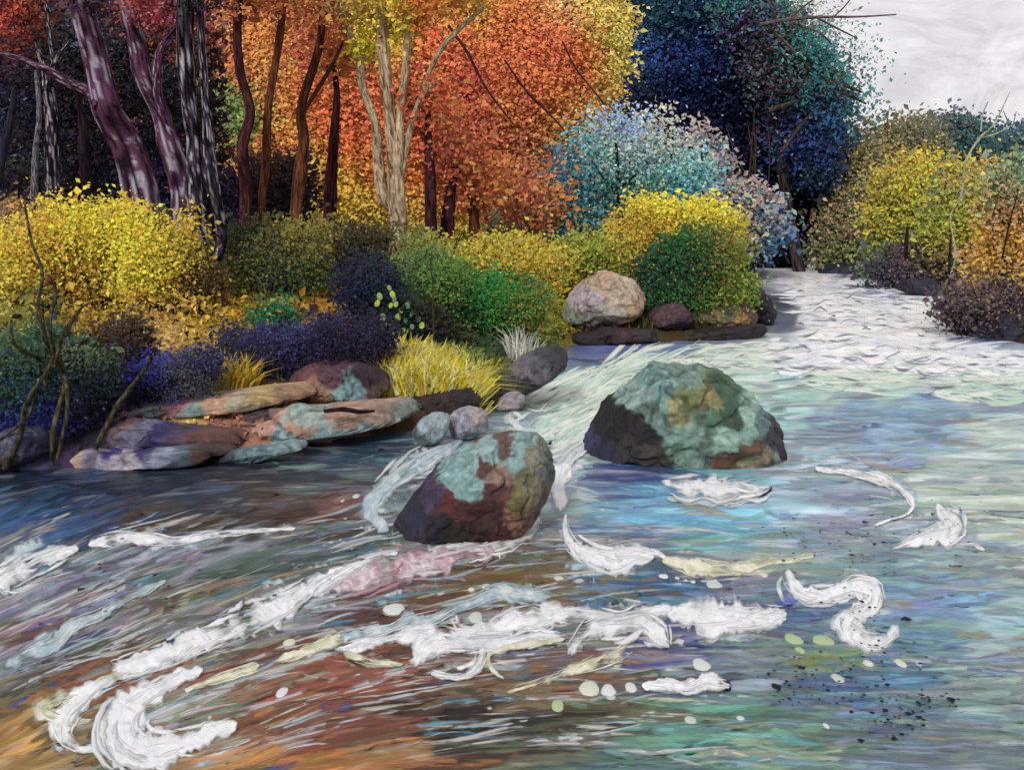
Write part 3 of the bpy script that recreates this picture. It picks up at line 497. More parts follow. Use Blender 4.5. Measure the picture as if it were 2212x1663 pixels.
tree([('trunk', '1730,600,26 1700,420,22 1670,250,18 1640,60,14 1625,-60,10', .3), ('limb', '1650,200,12 1720,195,10 1790,180,7 1860,200,4', .3), ('limb', '1660,240,12 1740,215,9 1810,205,6 1870,225,4', .3),
 ('limb', '1645,100,10 1700,125,9 1750,150,8 1795,160,5', .2), ('limb', '1690,330,10 1740,260,8 1800,220,6 1850,190,3', .2)], (1730, 560), 57,
 [("1560,-60 1650,-60 1690,10 1740,60 1790,110 1820,160 1838,220 1815,280 1800,340 1780,390 1740,400 1700,340 1670,270 1640,190 1600,120 1560,60", 6,
 """1560,40#3a7a70 1620,30#308088 1680,30#6a8878 1690,70#4a6a58 1640,110#606068 1700,130#2a8078 1750,100#2c88a0 1680,160#5c5054 1750,160#3a8480 1800,170#3a9090 1850,220#4a9890 1740,210#2c8a90 1800,240#3a8c88 1760,190#6a5f58
 1820,200#6e6050 1740,260#2a5888 1790,280#2a6080 1720,300#285090 1700,270#4a3050 1780,330#243060 1820,300#2a7080 1650,230#2f3f6a 1720,50#8aa090 1770,60#a0a898 1590,90#384a78 1610,60#50306a 1800,360#2a4058""",
 24000, 6, dict(fill=.15, specks=('#b8c8c8', '#2a3048', '#58b0a8'), speckp=.06, var=.22, frill=26, loose=1.5)),
  ("1660,-40 1760,-20 1830,60 1880,150 1885,250 1850,300 1800,300 1790,200 1740,90", 5, "1700,20#8aa090 1760,60#9aa8a0 1820,120#6a9890 1850,200#5a9a90 1860,260#4a8a88 1800,90#a0aca4 1830,280#3a7080", 1500, 5, dict(fill=.0, var=.2, loose=2.2, frill=22))],
 'teal tree with grey-brown limbs fanning out against the white sky', seed=130, cols=('#1c1a22', '#3a3436', '#5a504c'))
# ---- beige-leaved shrub and small teal tree
bush("1478,300 1500,268 1530,285 1560,330 1570,380 1620,400 1660,425 1695,470 1688,520 1650,560 1600,540 1560,480 1520,450 1500,420 1530,380 1500,340", (1640, 565), 3,
 "1500,300#a89c94 1540,330#9a94a0 1560,400#b0a49c 1600,420#b8aca0 1640,440#a89c98 1670,480#7a98a8 1640,520#60849c 1600,480#b8a894 1550,450#a8a098 1680,520#4a6a9c", 5200, 8, 'tall loose shrub of beige leaves in front of the navy tree', seed=140, D=50, fill=.05, var=.18, specks=('#1c2c60', '#3aa0b8', '#14204c'), speckp=.18, name='shrub')
tree([('trunk', '1330,590,13 1332,520,12 1334,470,11 1336,400,8 1330,300,5', .1), ('limb', '1334,420,5 1300,380,4 1280,350,2', .1), ('limb', '1335,410,5 1370,380,4 1400,350,2', .1)], (1330, 575), 40,
 [("1325,235 1350,225 1372,250 1420,290 1480,325 1530,340 1545,380 1520,410 1520,435 1450,445 1400,465 1350,500 1260,515 1170,515 1195,460 1178,400 1205,365 1250,320 1290,270", 4,
 """1350,255#7a98d8 1370,290#8aa8d8 1310,300#8aa89c 1350,330#a0b8a8 1400,330#a8b8ac 1450,350#88b0a8 1500,370#50a0a8 1440,390#78b0ac 1380,380#6a9a98 1260,340#48a0b0 1220,370#2f6a68 1200,400#5a80b0
 1240,420#1c6a78 1200,450#1c7088 1250,470#3a9090 1300,450#2a8088 1340,420#2c6a58 1390,420#2a7a70 1450,420#3aa0a8 1420,440#40a098 1230,500#3a8ac0 1300,485#8ab0a0 1300,360#7aa098 1420,300#b8ae98 1520,350#8ab0b0""",
 15000, 5.5, dict(fill=.10, gain=1.2, specks=('#12302c', '#e0e4dc', '#2c5c60', '#e8e8dc'), speckp=.2, var=.22, frill=34, loose=1.8))],
 'small tree of pale teal and white leaves on a thin dark trunk', seed=150, cols=('#10201c', '#1c3028', '#14241c'))

# ---- slender and pale trees of the orange wood
PB = ('#3a2420', '#5c3828', '#7a4c30'); PD = ('#241420', '#3c2028', '#5a3430'); PW = ('#8a6c54', '#b09c80', '#c8b898', '#6a4c40')
tree([('trunk', '858,560,34 860,500,40 858,420,38 852,350,34 842,250,24 832,120,26 815,-40,22', .15), ('limb', '845,450,20 825,420,26 815,340,22 812,270,18 785,190,16 772,110,14 725,10,10', .15),
 ('limb', '858,400,20 862,330,20 866,230,16 880,110,15 872,-40,12', .15), ('limb', '866,390,12 880,300,14 910,210,12 935,180,10', .15), ('limb', '900,235,8 925,160,9 965,95,12 1045,15,7', .15)], (858, 545), 33,
 [("700,-60 1080,-60 1060,0 960,30 900,60 800,60 720,30", 3, "760,20#c0a058 800,60#d8c020 850,40#d8b820 900,20#c87038 960,10#d08c38 1040,0#c89838", 2600, 8, dict(fill=.1, var=.25)),
  ("770,90 800,70 805,120 775,130", 1, "785,110#e8d41c", 260, 7, dict(fill=.2)), ("850,20 878,10 872,110 850,90", 1, "860,60#e0c81c", 300, 7, dict(fill=.2))],
 'pale multi-stemmed tree forking in front of the orange wood', seed=160, cols=PW)
SL = [("528,420,20 525,320,18 535,240,14 515,150,14 512,60,14 515,-40,12", (528,415), 'dark slender trunk at the left of the orange wood', PD, 30),
("565,440,12 572,350,14 582,220,12 600,80,12 615,-40,9", (565,435), 'thin brown trunk leaning right beside the dark slender one', PB, 31),
("640,470,18 648,390,22 655,300,18 652,230,14 690,100,12 700,-40,10", (640,465), 'brown trunk with a burgundy foot left of the pale tree', PB, 34),
("712,560,26 712,480,24 714,400,20 722,300,16 728,200,10 715,110,5", (712,555), 'straight maroon trunk just left of the pale multi-stemmed tree', PD, 36),
("940,580,22 932,500,20 930,400,18 926,300,12 925,230,6", (938,575), 'maroon trunk standing right of the pale multi-stemmed tree', PD, 34),
("968,590,22 966,520,24 970,450,20 982,370,10 985,340,5", (968,585), 'short dark violet trunk, second right of the pale tree', PD, 35),
("1032,600,24 1028,540,22 1024,470,16 1026,400,8", (1032,590), 'brown trunk in the yellow thicket, third right of the pale tree', PB, 36),
("1142,630,18 1146,570,16 1150,500,14 1155,430,6", (1142,620), 'faint tan trunk nearest the small teal tree', ('#7a5c34','#94743c','#5c3c2c'), 38)]
for i, (ps, ft, lb, cl, D_) in enumerate(SL):
    x0, y0 = pts(ps)[-1][:2]; g = max(y0, -20)
    cr = f"{x0-70},{g+20} {x0-50},{g-40} {x0},{g-60} {x0+55},{g-38} {x0+70},{g+25} {x0+20},{g+50} {x0-30},{g+45}"
    hx = ['#b8703c', '#c07040', '#b86838', '#c05c3c', '#c86038', '#b85c40', '#c0683c', '#b8784c'][i]
    q0 = pts(ps)[0]; ps = ' '.join(f'{a},{b},{c*1.3:.1f}' for a, b, c in [(q0[0], q0[1] + (90 if i < 3 else 30), q0[2])] + pts(ps)); tree([('trunk', ps, .1)] + ([('limb', "652,250,8 690,190,9 720,140,7 745,90,4", .1)] if i == 2 else []), ft, D_, [(cr, 2, f"{x0},{g}#{hx[1:]} {x0+30},{g+20}#c8843c {x0-30},{g}#a85038", 900, 8, dict(fill=.1, var=.25, loose=1.6))], lb, group='slender trees before the orange wood', seed=170 + i * 5, cols=cl)
for i, (ps, lb) in enumerate([("968,55,6 1010,115,6 1050,190,5 1110,270,3", 'thin dark fallen bough slanting across the upper orange leaves'), ("1090,130,4 1140,200,5 1200,260,4 1240,310,2", 'thin maroon bough slanting across the middle orange leaves'), ("1215,90,4 1245,150,4 1300,220,3 1325,270,2", 'thin brown bough at the right rim of the orange leaves')]):
    P, R = path(ps, 47, .1, i); o = tube('bough', P, R, PD, None, 6, 200 + i); tag(o, lb, 'branch', 'boughs caught among the orange leaves')
P, R = path("1640,55,8 1700,45,8 1780,38,6 1860,36,4 1940,30,2.5", 50, .2, 5)
J = []; tube('', P, R, ('#4a4450', '#6a6058'), None, 5, 1, None, 8, .1, J)
for k, s_ in enumerate(["1700,45,6 1730,20,4 1770,-10,3", "1760,40,5 1800,60,4 1850,85,2.5", "1650,50,7 1690,80,5 1720,110,4", "1800,38,4 1830,10,3 1850,-20,2", "1720,48,5 1760,75,4 1800,95,2.5", "1680,50,6 1665,20,5 1640,-20,4"]):
    P, R = path(s_, 50, .2, k + 9); tube('', P, R, ('#3a3840', '#6a6058'), None, 5, k, None, 6, .1, J)
tag(joined('bare_branch', J, M_bark), 'bare wiry branch reaching out over the white sky', 'branch')

# ---- dark leaning trees on the left
CL = ('#1c1420', '#2c1826', '#4a2c3e', '#503048', '#5c3c54', '#604058', '#9c96a4'); CV = ('#100c12', '#1a141a', '#241c24', '#2c2430', '#3a3440', '#484452', '#a8a4ac')
tree([('trunk', '335,540,60 322,480,62 300,410,70 268,320,64 232,230,56 205,140,52 180,30,44 165,-60,40', .2), ('limb', '228,235,30 190,200,24 150,178,20 100,150,16 50,130,12 -20,110,10', .2)], (330, 530), 23,
 [("120,-60 280,-60 260,10 200,30 140,10", 2, "180,0#6a4a50 240,0#5a4858", 700, 7, dict(fill=.1))], 'largest plum-coloured trunk leaning left with a crooked side limb', seed=210, cols=CL)
tree([('trunk', '400,545,56 402,480,60 392,400,52 365,310,44 335,240,38 310,170,36 285,90,38 250,-60,34', .2), ('limb', '385,330,20 350,240,18 345,170,20 350,110,16 375,60,12', .2)], (400, 540), 22.3,
 [("260,-60 420,-60 410,20 370,60 320,50 280,20", 2, "340,20#b04c60 370,15#c06080 300,30#a04838 390,40#7a4030", 1100, 7, dict(fill=.1))], 'second purple trunk leaning left under red leaves', seed=220, cols=CL)
tree([('trunk', '432,570,34 430,520,36 422,420,34 412,300,30 404,150,34 402,-60,34', .15), ('trunk', '470,560,22 462,500,30 455,380,30 446,280,22 440,140,16 432,-60,14', .15)], (450, 560), 21.5,
 [("380,-60 480,-60 470,20 430,40 400,20", 1.5, "400,10#241c2c 440,20#3a3038", 500, 7, dict(fill=.1))], 'upright twin trunk, black with a bright right edge', seed=230, cols=CV)
tree([('trunk', '112,420,30 112,340,28 108,260,26 105,190,22', .1), ('limb', '105,200,16 90,150,12 70,90,7', .1), ('limb', '108,195,14 125,140,12 150,90,5', .1), ('limb', '120,150,8 105,60,8 95,-20,5', .1)], (112, 400), 26, None, 'short dead tree with forked grey top behind the plum trunk', seed=240, cols=CV)
tree([('trunk', '72,430,16 75,340,12 78,240,10 72,150,8', .1)], (72, 410), 27, None, 'thin pale-edged dead stem at the far left', seed=245, cols=('#2c2830', '#8a8890', '#3a3440'))
tree([('trunk', '-10,420,20 10,320,18 30,240,14 40,190,8', .1)], (-5, 410), 25, None, 'dark stem slanting right at the very left edge', seed=250, cols=('#1c1c24', '#2c3048', '#3a3030'))
tree([('trunk', '190,420,24 185,340,22 178,260,16 170,200,10', .1)], (190, 410), 27.5, None, 'faint black trunk in the dark wood left of the plum trunk', seed=255, cols=('#181418', '#241c24', '#30242c'))  # near-black bark colours

# ---- bushes of the left bank, back to front
B = [
("470,440 480,380 540,345 600,340 650,370 672,420 668,480 600,500 480,510", (570,505), 2, "600,370#3c2c30 640,420#3a2a34 560,400#3a2020 500,430#201c44 530,450#28286c 620,450#2e2c34 650,470#30282a", 5200, 7, 'round burgundy-black bush between the dark and orange trees', ('#6a5c70', '#b05840')),
("-40,340 60,335 150,330 250,345 330,395 350,450 300,490 150,490 -40,480", (160,490), 2, "50,370#3f6a48 150,380#2f6a54 220,400#2c7a60 280,420#6a9a98 20,400#4a7a40 100,430#5a5a44 250,450#2c6458 330,450#5a8088", 7000, 6, 'dark teal-green bush below the dead trees', ('#7aa8a0', '#2a8a6a')),
("-40,450 60,435 120,450 130,500 60,530 -40,540", (40,540), 1.5, "20,470#8a6a48 90,480#a07a4c 60,500#94784c", 2200, 6, 'tan shrub at the left edge above the yellow bushes', ('#3a2c20',)),
("310,480 340,455 420,500 440,560 400,600 340,560", (390,590), 1.5, "340,480#2c4a40 400,520#6a6030 420,560#7a6830 360,500#2a6a50", 2200, 6, 'small dark green shrub at the feet of the twin trunk', ('#8a7898',)),
("480,510 560,480 680,490 700,560 690,640 600,650 500,640 470,560", (590,645), 2.2, "520,520#3a4030 600,520#5a5a2c 640,500#8a7a30 560,580#5a6a30 680,560#6a6a30 620,600#2a2a50 660,590#4a6a28 500,600#7a7a34 540,640#8a8a34", 7000, 6, 'olive bush with a blue-black spot under the burgundy bush', ('#1c2038', '#a89838')),
("680,520 760,490 850,500 860,560 830,620 740,640 680,610", (760,640), 2, "720,560#5a4a2c 760,530#3a3424 700,530#7a7030 820,520#4a4428 800,580#2c2c28 740,600#3a3024", 5600, 6, 'brown-olive bush at the foot of the pale tree', ('#20241c', '#8a8040')),
("-40,560 20,505 60,488 110,480 140,520 140,600 100,650 -40,650", (50,655), 1.8, "30,520#e0cc1c 60,560#e4d41c 20,580#e4d418 90,520#c8a428 100,600#c8a838 60,630#b89c40 0,640#a89c50 20,500#a88448 80,650#b09840", 5200, 7, 'leftmost bright yellow bush behind the tall stems', ('#5a4420', '#8a6828')),
("120,480 160,442 220,452 268,438 285,500 280,600 240,650 180,650 130,630", (200,655), 1.8, "150,470#d8c01c 200,500#e8d81c 250,470#c0ae28 180,560#d8bc24 240,590#8a7030 260,540#c8ac28 150,620#c09838 220,540#e8d81c 180,640#c0a048 160,530#b89030 270,600#c8a030", 6000, 7, 'middle bright yellow bush left of the purple trunks', ('#5a4420', '#8a6828')),
("265,470 300,448 345,485 400,505 418,550 405,610 370,640 300,670 270,620", (340,670), 1.8, "300,520#e4d41c 350,540#ecdc18 300,600#e0cc1c 370,590#e0cc1c 400,540#8a7a2a 330,640#c8a830 290,480#c8b020 280,650#c0a040 400,610#a88838 370,520#c8a828", 6000, 7, 'rightmost bright yellow bush under the purple trunks', ('#5a4420', '#3a2c18')),
("425,565 465,560 472,625 440,655 405,635 395,610", (430,680), 1.2, "420,600#7a6830 450,600#4a3c28 420,650#b09830 400,620#5a4430", 2200, 6, 'brown-yellow scrub below the twin trunk', ('#241c18',)),
("870,590 880,560 940,540 1000,560 1010,640 980,700 900,710 850,660", (930,712), 1.8, "900,600#4a6a3a 940,620#58803a 980,600#5a7a30 940,660#5c8030 860,580#6a7a40 900,660#6a7a34 980,680#2f3c24", 5200, 6, 'mid-green bush with a thin stem above the yellow mound', ('#2c3a20', '#a0a850')),
("985,660 1000,610 1060,600 1120,605 1170,600 1195,640 1185,690 1100,725 1010,730", (1090,730), 1.8, "1040,630#2c8a3c 1100,620#2a7a3a 1160,620#2a6a34 1100,660#5a7a28 1060,690#2c6a2a 1150,670#7a7a24 1180,650#6a6020 1020,700#2a5a28", 6500, 6, 'vivid emerald-green bush right of the mid-green one', ('#1c3c20', '#9a9a30')),
("870,560 880,510 960,520 1010,530 1010,600 940,615 880,600", (950,620), 2, "980,540#b0a030 900,540#6a8040 940,560#98943c 880,520#7a7c40 990,580#a8a030", 4200, 6, 'grey-green thicket at the feet of the maroon trunks', ('#5a4428',)),
("1000,610 1005,540 1080,515 1150,520 1210,540 1240,600 1200,640 1100,620", (1100,630), 2, "1050,560#c0a820 1150,570#c0a828 1200,590#b09a28 1100,530#a8a038 1020,590#a8a030 1220,570#a8a034", 6500, 6, 'yellow thicket around the third trunk right of the pale tree', ('#5a4a28', '#e0cc30')),
("1060,490 1070,455 1130,440 1200,450 1215,500 1150,530 1080,530", (1140,540), 1.5, "1100,470#98886c 1130,460#b0a898 1180,460#a8745c 1150,500#a88c60 1080,500#7a8048", 2600, 6, 'dusty brown-grey bush between orange leaves and teal tree', ('#e0e0dc', '#2c3434')),
("1210,600 1215,540 1260,515 1340,520 1350,570 1290,600 1230,650", (1270,620), 1.8, "1250,560#8aa030 1300,560#7a8828 1230,610#6a6a2c 1330,540#b0a02c 1260,590#5c5c30", 4200, 6, 'lime-green bush left of the arching yellow bush', ('#2c3020', '#c8c040')),
("1320,590 1325,540 1350,495 1400,465 1470,440 1540,440 1590,465 1600,500 1560,520 1480,510 1420,540 1370,590", (1370,620), 2, "1340,540#c0a028 1380,500#b8a020 1430,470#e0cc18 1480,450#e8d81c 1540,465#d8c81c 1400,530#b08c28 1460,500#a87c28 1360,570#a89828 1580,500#9a8a28 1520,495#e0d020", 6500, 6, 'arching yellow bush over the dark green one', ('#8a5c24', '#5a6a28')),
("1390,670 1385,620 1400,560 1450,510 1520,500 1590,500 1615,560 1618,640 1590,685 1500,690", (1500,690), 2.4, "1430,560#2a4a38 1400,600#20382c 1480,580#24402c 1460,540#2a6a38 1500,520#1e5a2a 1550,540#7a6a28 1600,600#4a7a28 1570,640#8a9028 1590,560#7a7a28 1520,620#3a4a28 1450,650#2a6a38 1500,660#58742c 1380,640#35503a", 9500, 6, 'dark green bush with a lime right side overhanging the stones', ('#16241c', '#b0b83c')),
("250,890 262,850 330,798 400,762 470,755 490,795 440,806 380,815 330,862", (330,880), 1.2, "360,760#2a2a80 420,755#28287c 470,750#22203c 330,800#2a2a90 400,785#5a5a30 300,830#201c38 270,860#2c2438", 5200, 5, 'violet-blue heathery scrub left of the ochre tuft', ('#6a8a90', '#7a7a38')),
("460,800 480,762 560,738 640,712 665,740 640,790 560,805", (560,810), 1.2, "480,745#22203c 560,730#2a2a60 640,720#3a3a70 600,760#2a2030 520,770#4a4430 560,710#34346c", 5200, 5, 'indigo scrub behind the purple-brown rock', ('#8a8838', '#3c3ca0')),
("640,800 660,745 720,715 800,692 840,720 845,770 820,810 720,830", (740,830), 1.5, "700,700#2c2c50 700,760#20142a 760,740#1c1430 800,720#2a2c40 660,720#34345c 780,780#180f20 720,800#28142c 820,790#2c1c2c", 6500, 5, 'plum-black scrub left of the yellow grass mound', ('#5a5a8a', '#3a2c3c')),
("545,720 550,680 590,655 625,660 630,700 600,730", (590,735), .8, "590,690#1f6a3c 570,700#24503c 610,680#2a7a48", 1500, 5, 'small emerald shrub on the ochre slope', ('#7ab090',)),
("200,830 205,730 245,690 300,690 315,760 295,830 240,850", (255,850), 1.0, "250,720#4a3428 280,740#3a3028 230,780#2f3a38 290,800#24282c 250,820#26201c", 3200, 6, 'round brown-black bush on the sandy slope', ('#8a7048',)),
("735,690 740,580 780,560 850,570 860,640 840,700 790,720", (790,720), 1.3, "780,600#1a2444 800,620#1c2850 820,660#202c30 760,660#1c1c3c 770,580#2c2c2c 840,600#28362c", 4200, 6, 'navy-blue bush behind the shrub with pale round leaves', ('#3a4a70', '#4a5a38')),
]
for i, (o, ft, th_, pl, n, sz, lb, sp) in enumerate(B):
    bush(o, ft, th_ * .8, pl, int(n * 1.9), sz * .75, lb, seed=300 + i * 7, frill=34, loose=2.0, jit=24, inset=1.4, gain=1.12, specks=sp, speckp=.06, fill=.3)
# shrub with pale round leaves
sh = bush("840,720 850,650 880,640 930,660 960,700 950,730 880,740", (890, 740), .9, "870,690#24302a 920,690#2c2c24 900,720#202c38 860,660#28382c", 2400, 6, 'dark low shrub dotted with pale round leaves', name='shrub', seed=470, specks=('#3a4a28',))
Ds = hit(890, 740)[1]; lp = [(841,622),(848,636),(852,647),(844,660),(890,677),(911,703),(890,706),(848,717),(827,685),(866,671),(876,692),(855,657),(820,640),(815,655),(905,690),(838,700),(830,712),(872,712),(880,660),(860,685)]
for i, (x, y) in enumerate(lp):
    g = np.random.default_rng(i); c = onplane(x, y, Ds - .55 + g.uniform(-.1, .1)); rr_ = g.uniform(5, 8) * Ds / F; a = np.linspace(0, 2 * math.pi, 9)[:-1]; tl = g.uniform(-.4, .4)
    v = np.r_[[c + [0, -.02, 0]], np.c_[c[0] + np.cos(a) * rr_ * .8, c[1] + np.sin(a) * .03, c[2] + np.sin(a + tl) * rr_]]
    f = [(0, k + 1, (k + 1) % 8 + 1) for k in range(8)]
    o = mesh_from('leaf', v, f, np.tile(lin(['#8aa060', '#b8c850', '#6a8468', '#a0b04c'][i % 4]), (9, 1)), M_leaf, True); recentre(o, sh)

# ---- right bank bushes
RB = [
("1765,575 1785,500 1815,420 1835,350 1860,300 1925,270 1990,265 2015,300 1975,380 1940,450 1910,520 1890,580 1800,590", (1850,585), 4, "1920,300#8a8048 1880,330#8a8050 1850,370#a08c60 1800,420#c0a478 1780,470#b89c70 1850,450#7a8468 1870,400#6e8060 1900,420#887c58 1780,530#6a6a4a 1840,540#7a8050 1880,500#8a8450 1740,540#3a3a34 1830,480#a89870 1960,310#6a6c5c", 15000, 6, 'tall sandy-olive bush leaning over the far end of the rapids', ('#3c3c30', '#d8c8a0')),
("1885,590 1895,470 1905,390 1940,345 1990,350 2020,420 2020,520 1990,600", (1960,590), 3, "1960,370#d0b820 1980,390#c8b820 1940,420#b0ac20 1980,440#c0b828 1930,470#c0b020 1960,500#a0a838 2000,420#6a9040 1940,350#b08a50 1990,480#8a9440 1900,400#8a8050 1920,540#6a7c58 1980,560#6a5c50", 12000, 6, 'yellow and green bush right of the sandy-olive one', ('#4a7a48', '#7a5c30')),
("2010,600 2015,470 2040,390 2090,355 2140,380 2160,450 2150,560 2110,620", (2070,610), 3, "2100,380#c0ae28 2090,430#c8b820 2060,470#a8b030 2110,480#c8ac20 2050,520#a89c30 2130,430#a8a830 2110,400#b89850 2060,380#8a8060 2030,440#7c9048 2040,580#6a5850 2100,590#9a8468 2150,400#c09c70", 12000, 6, 'tall yellow bush behind the pale crooked sapling', ('#4a7a48', '#7a5c30')),
("2120,660 2130,540 2150,430 2180,370 2260,350 2330,420 2330,680 2212,690", (2190,680), 3, "2180,420#a89868 2200,380#6a8a6a 2190,480#b89060 2160,500#c08438 2200,540#b89048 2150,560#d0a820 2190,600#c8a42c 2120,590#b09478 2200,630#c0a088 2170,640#8a7060 2280,500#b08c50", 12000, 7, 'ochre and tan bush at the right edge of the bank', ('#6a4c30', '#e0c860')),
("1890,620 1895,570 1960,545 2050,555 2110,590 2120,640 2060,640 1990,610", (2000,615), 1.8, "1950,580#5c5058 2000,580#6a5c58 2050,600#5a4c50 2100,620#6a5850 1910,590#3a4048 2000,605#2c2c48", 5200, 6, 'low mauve-brown scrub along the right waterline', ('#202040', '#a89080')),
]
RB.append(("2040,690 2060,630 2120,620 2180,640 2230,650 2260,720 2160,735 2090,715", (2130,725), 1.4, "2080,660#4a3c40 2120,650#7a6454 2160,680#30283c 2200,690#2c2438 2100,700#1c1c34 2060,650#5a4c50", 4200, 6, 'low dark plum scrub hanging over the black stones at right', ('#202048', '#a88c70')))
for i, (o, ft, th_, pl, n, sz, lb, sp) in enumerate(RB):
    bush(o, ft, th_, pl, int(n * 1.5), sz * .85, lb, seed=500 + i * 7, frill=32, loose=2.0, jit=22, inset=1., gain=1.15, specks=sp, speckp=.08, fill=.3)
P, R = path("2035,640,3 2055,560,3 2055,470,3.5 2075,420,4 2085,350,4 2115,300,6 2140,270,4 2180,200,2", 30, .1, 3)
sp_ = empty('sapling', onplane(2035, 640, 30), 'pale crooked sapling leaning right over the yellow bushes', 'sapling')
recentre(tube('trunk', P, R, ('#a8a890', '#8a9078', '#c0c0b0'), None, 8, 31), sp_)
for k, s_ in enumerate(["2110,300,5 2150,290,4 2190,270,2", "2120,285,4 2125,250,3 2135,220,2", "2060,450,4 2100,400,3 2130,370,2"]):
    P, R = path(s_, 30, .1, k); recentre(tube('twig', P, R, ('#a8a890', '#8a9078'), None, 6, 40 + k), sp_)
for s_, lb in (("1958,560,8 1957,520,9 1960,490,5", 'short black stake-like stump in the right bank scrub'), ("2050,615,5 2050,560,5 2054,505,3", 'thin dark stem by the right waterline'), ("2165,560,4 2180,480,4 2200,410,2", 'thin dark stem in the tan bush at right')):
    P, R = path(s_, 27, .05, 2); tag(tube('stem', P, R, ('#1c1814', '#2c2420'), None, 8, 5), lb, 'stem')

# ---- grasses
def blades(name, foot, spread, n, lean, hgt, w, cols, D, seed, depth=.6):
    g = np.random.default_rng(seed); s = D / F
    b = onplane(foot[0], foot[1], D); X = b[0] + g.uniform(-1, 1, n) * spread * s; Y = D + g.uniform(-1, 1, n) * depth
    Z = height(np.c_[X, Y]) - .02; h = hgt * s * g.uniform(.5, 1.1, n); ln = (g.uniform(-1, 1, n) * lean + (X - b[0]) / (spread * s + 1e-6) * lean * .8) * h
    W_ = w * s * g.uniform(.5, 1.2, n); dy = g.normal(0, .25, n) * h
    p0 = np.c_[X - W_, Y, Z]; p1 = np.c_[X + W_, Y, Z]; m0 = np.c_[X + ln * .4 - W_ * .8, Y + dy * .4, Z + h * .65]; m1 = m0 + np.c_[W_ * 1.6, W_ * 0, W_ * 0]; t = np.c_[X + ln, Y + dy, Z + h * (1 - .25 * np.abs(ln / (h + 1e-6)))]
    v = np.stack([p0, p1, m1, m0, t], 1).reshape(-1, 3); i = np.arange(n) * 5
    f = np.concatenate([np.c_[i, i + 1, i + 2], np.c_[i, i + 2, i + 3], np.c_[i + 3, i + 2, i + 4]])
    c = np.array([lin(x) for x in cols])[g.integers(0, len(cols), n)] * np.exp(g.normal(0, .2, n))[:, None]
    return mesh_from(name, v, f, np.repeat(c, 5, 0), M_leaf)
GR = [((928, 838), 98, 4200, 1.1, 92, 2.0, ('#e0d018', '#dccb28', '#c8c080', '#e8e4b0', '#b09820', '#e0d470'), 'rounded mound of yellow grass with a pale crown', 0, .9),
 ((455, 848), 90, 500, .5, 85, 2.6, ('#b09a30', '#c8a848', '#8a7a28', '#d0b040'), 'ochre grass tuft behind the upper striped slab', 0, .4),
 ((1132, 795), 30, 160, .35, 95, 1.6, ('#b8b8b0', '#8a9088', '#d0ccc0'), 'wispy pale dry grass on the bank below the emerald bush', 0, .3),
 ((330, 850), 70, 320, .8, 110, 2.0, ('#24248a', '#2a2a90', '#20203c', '#3c3c70'), 'spiky blue-violet grass at the left of the bank', 0, .4),
 ((600, 800), 110, 420, .8, 80, 2.0, ('#3a3a90', '#2a2a60', '#7a7430', '#20203c'), 'spiky indigo and olive grass behind the slabs', 0, .5),
 ((1360, 705), 60, 160, .4, 40, 1.6, ('#3c3a24', '#241c18', '#6a6430'), 'short dark sedge at the foot of the beige boulder', 0, .3),
 ((1060, 850), 40, 220, .4, 120, 2.2, ('#2a5a30', '#3a6a34', '#204028'), 'dark green grass right of the yellow grass mound', 0, .4)]
for i, (ft, sp, n, ln, hg, w, cl, lb, _, dp) in enumerate(GR):
    tag(blades('grass_tuft', ft, sp, n, ln, hg, w, cl, hit(*ft)[1], 600 + i, dp), lb, 'grass')
# loose leafy cover over the open bank slopes
def cover(name, poly, n, size, seed, zoff=.03, tall=0.):
    g = np.random.default_rng(seed); pl_ = np.array([hit(*p)[:2] for p in poly]); lo, hi = pl_.min(0), pl_.max(0)
    c = g.uniform(lo, hi, (n * 4, 2)); c = c[inpoly(c, pl_)][:n]; z = height(c); ok = z > .12; c, z = c[ok], z[ok]
    gp, gcol = pp_g, pc_g; q = chart(c) + g.normal(size=(len(c), 2)) * [22, 8] + np.c_[fbm(c * .6, 3, 3), fbm(c * .6, 3, 4)] * [40, 14]
    col = blend(q, gp, gcol) * np.exp(g.normal(0, .35, len(c)))[:, None]; m = g.random(len(c)) < .07; col[m] = lin('#3a2a20')
    S = size * c[:, 1] / F * g.lognormal(0, .4, len(c)); Nn = g.normal(size=(len(c), 3)) * .8 + [0, -.5, .8]
    hh = tall * smooth(.25, .6, z) * np.clip(.5 + fbm(c * .9, 3, seed), .05, 1.1) * g.random(len(c)) ** .7
    return tag(leafmesh(name, np.c_[c, z + hh + zoff + S * g.uniform(0, .8, len(c))], Nn, S, col), kind='stuff')
cover('ground_cover', [(-150, 1000), (-150, 560), (400, 560), (800, 560), (1300, 560), (1620, 600), (1640, 700), (1200, 745), (1040, 880), (880, 920), (400, 985)], 42000, 6, 650)
cover('undergrowth', [(-150, 900), (-150, 500), (400, 520), (800, 540), (1300, 540), (1620, 580), (1630, 660), (1200, 700), (1000, 760), (800, 720), (400, 860)], 60000, 5.5, 655, .02, .75)
cover('bank_scrub', [(1770, 590), (1800, 560), (2300, 560), (2400, 700), (2300, 760), (2140, 715), (2035, 635)], 9000, 6, 651)

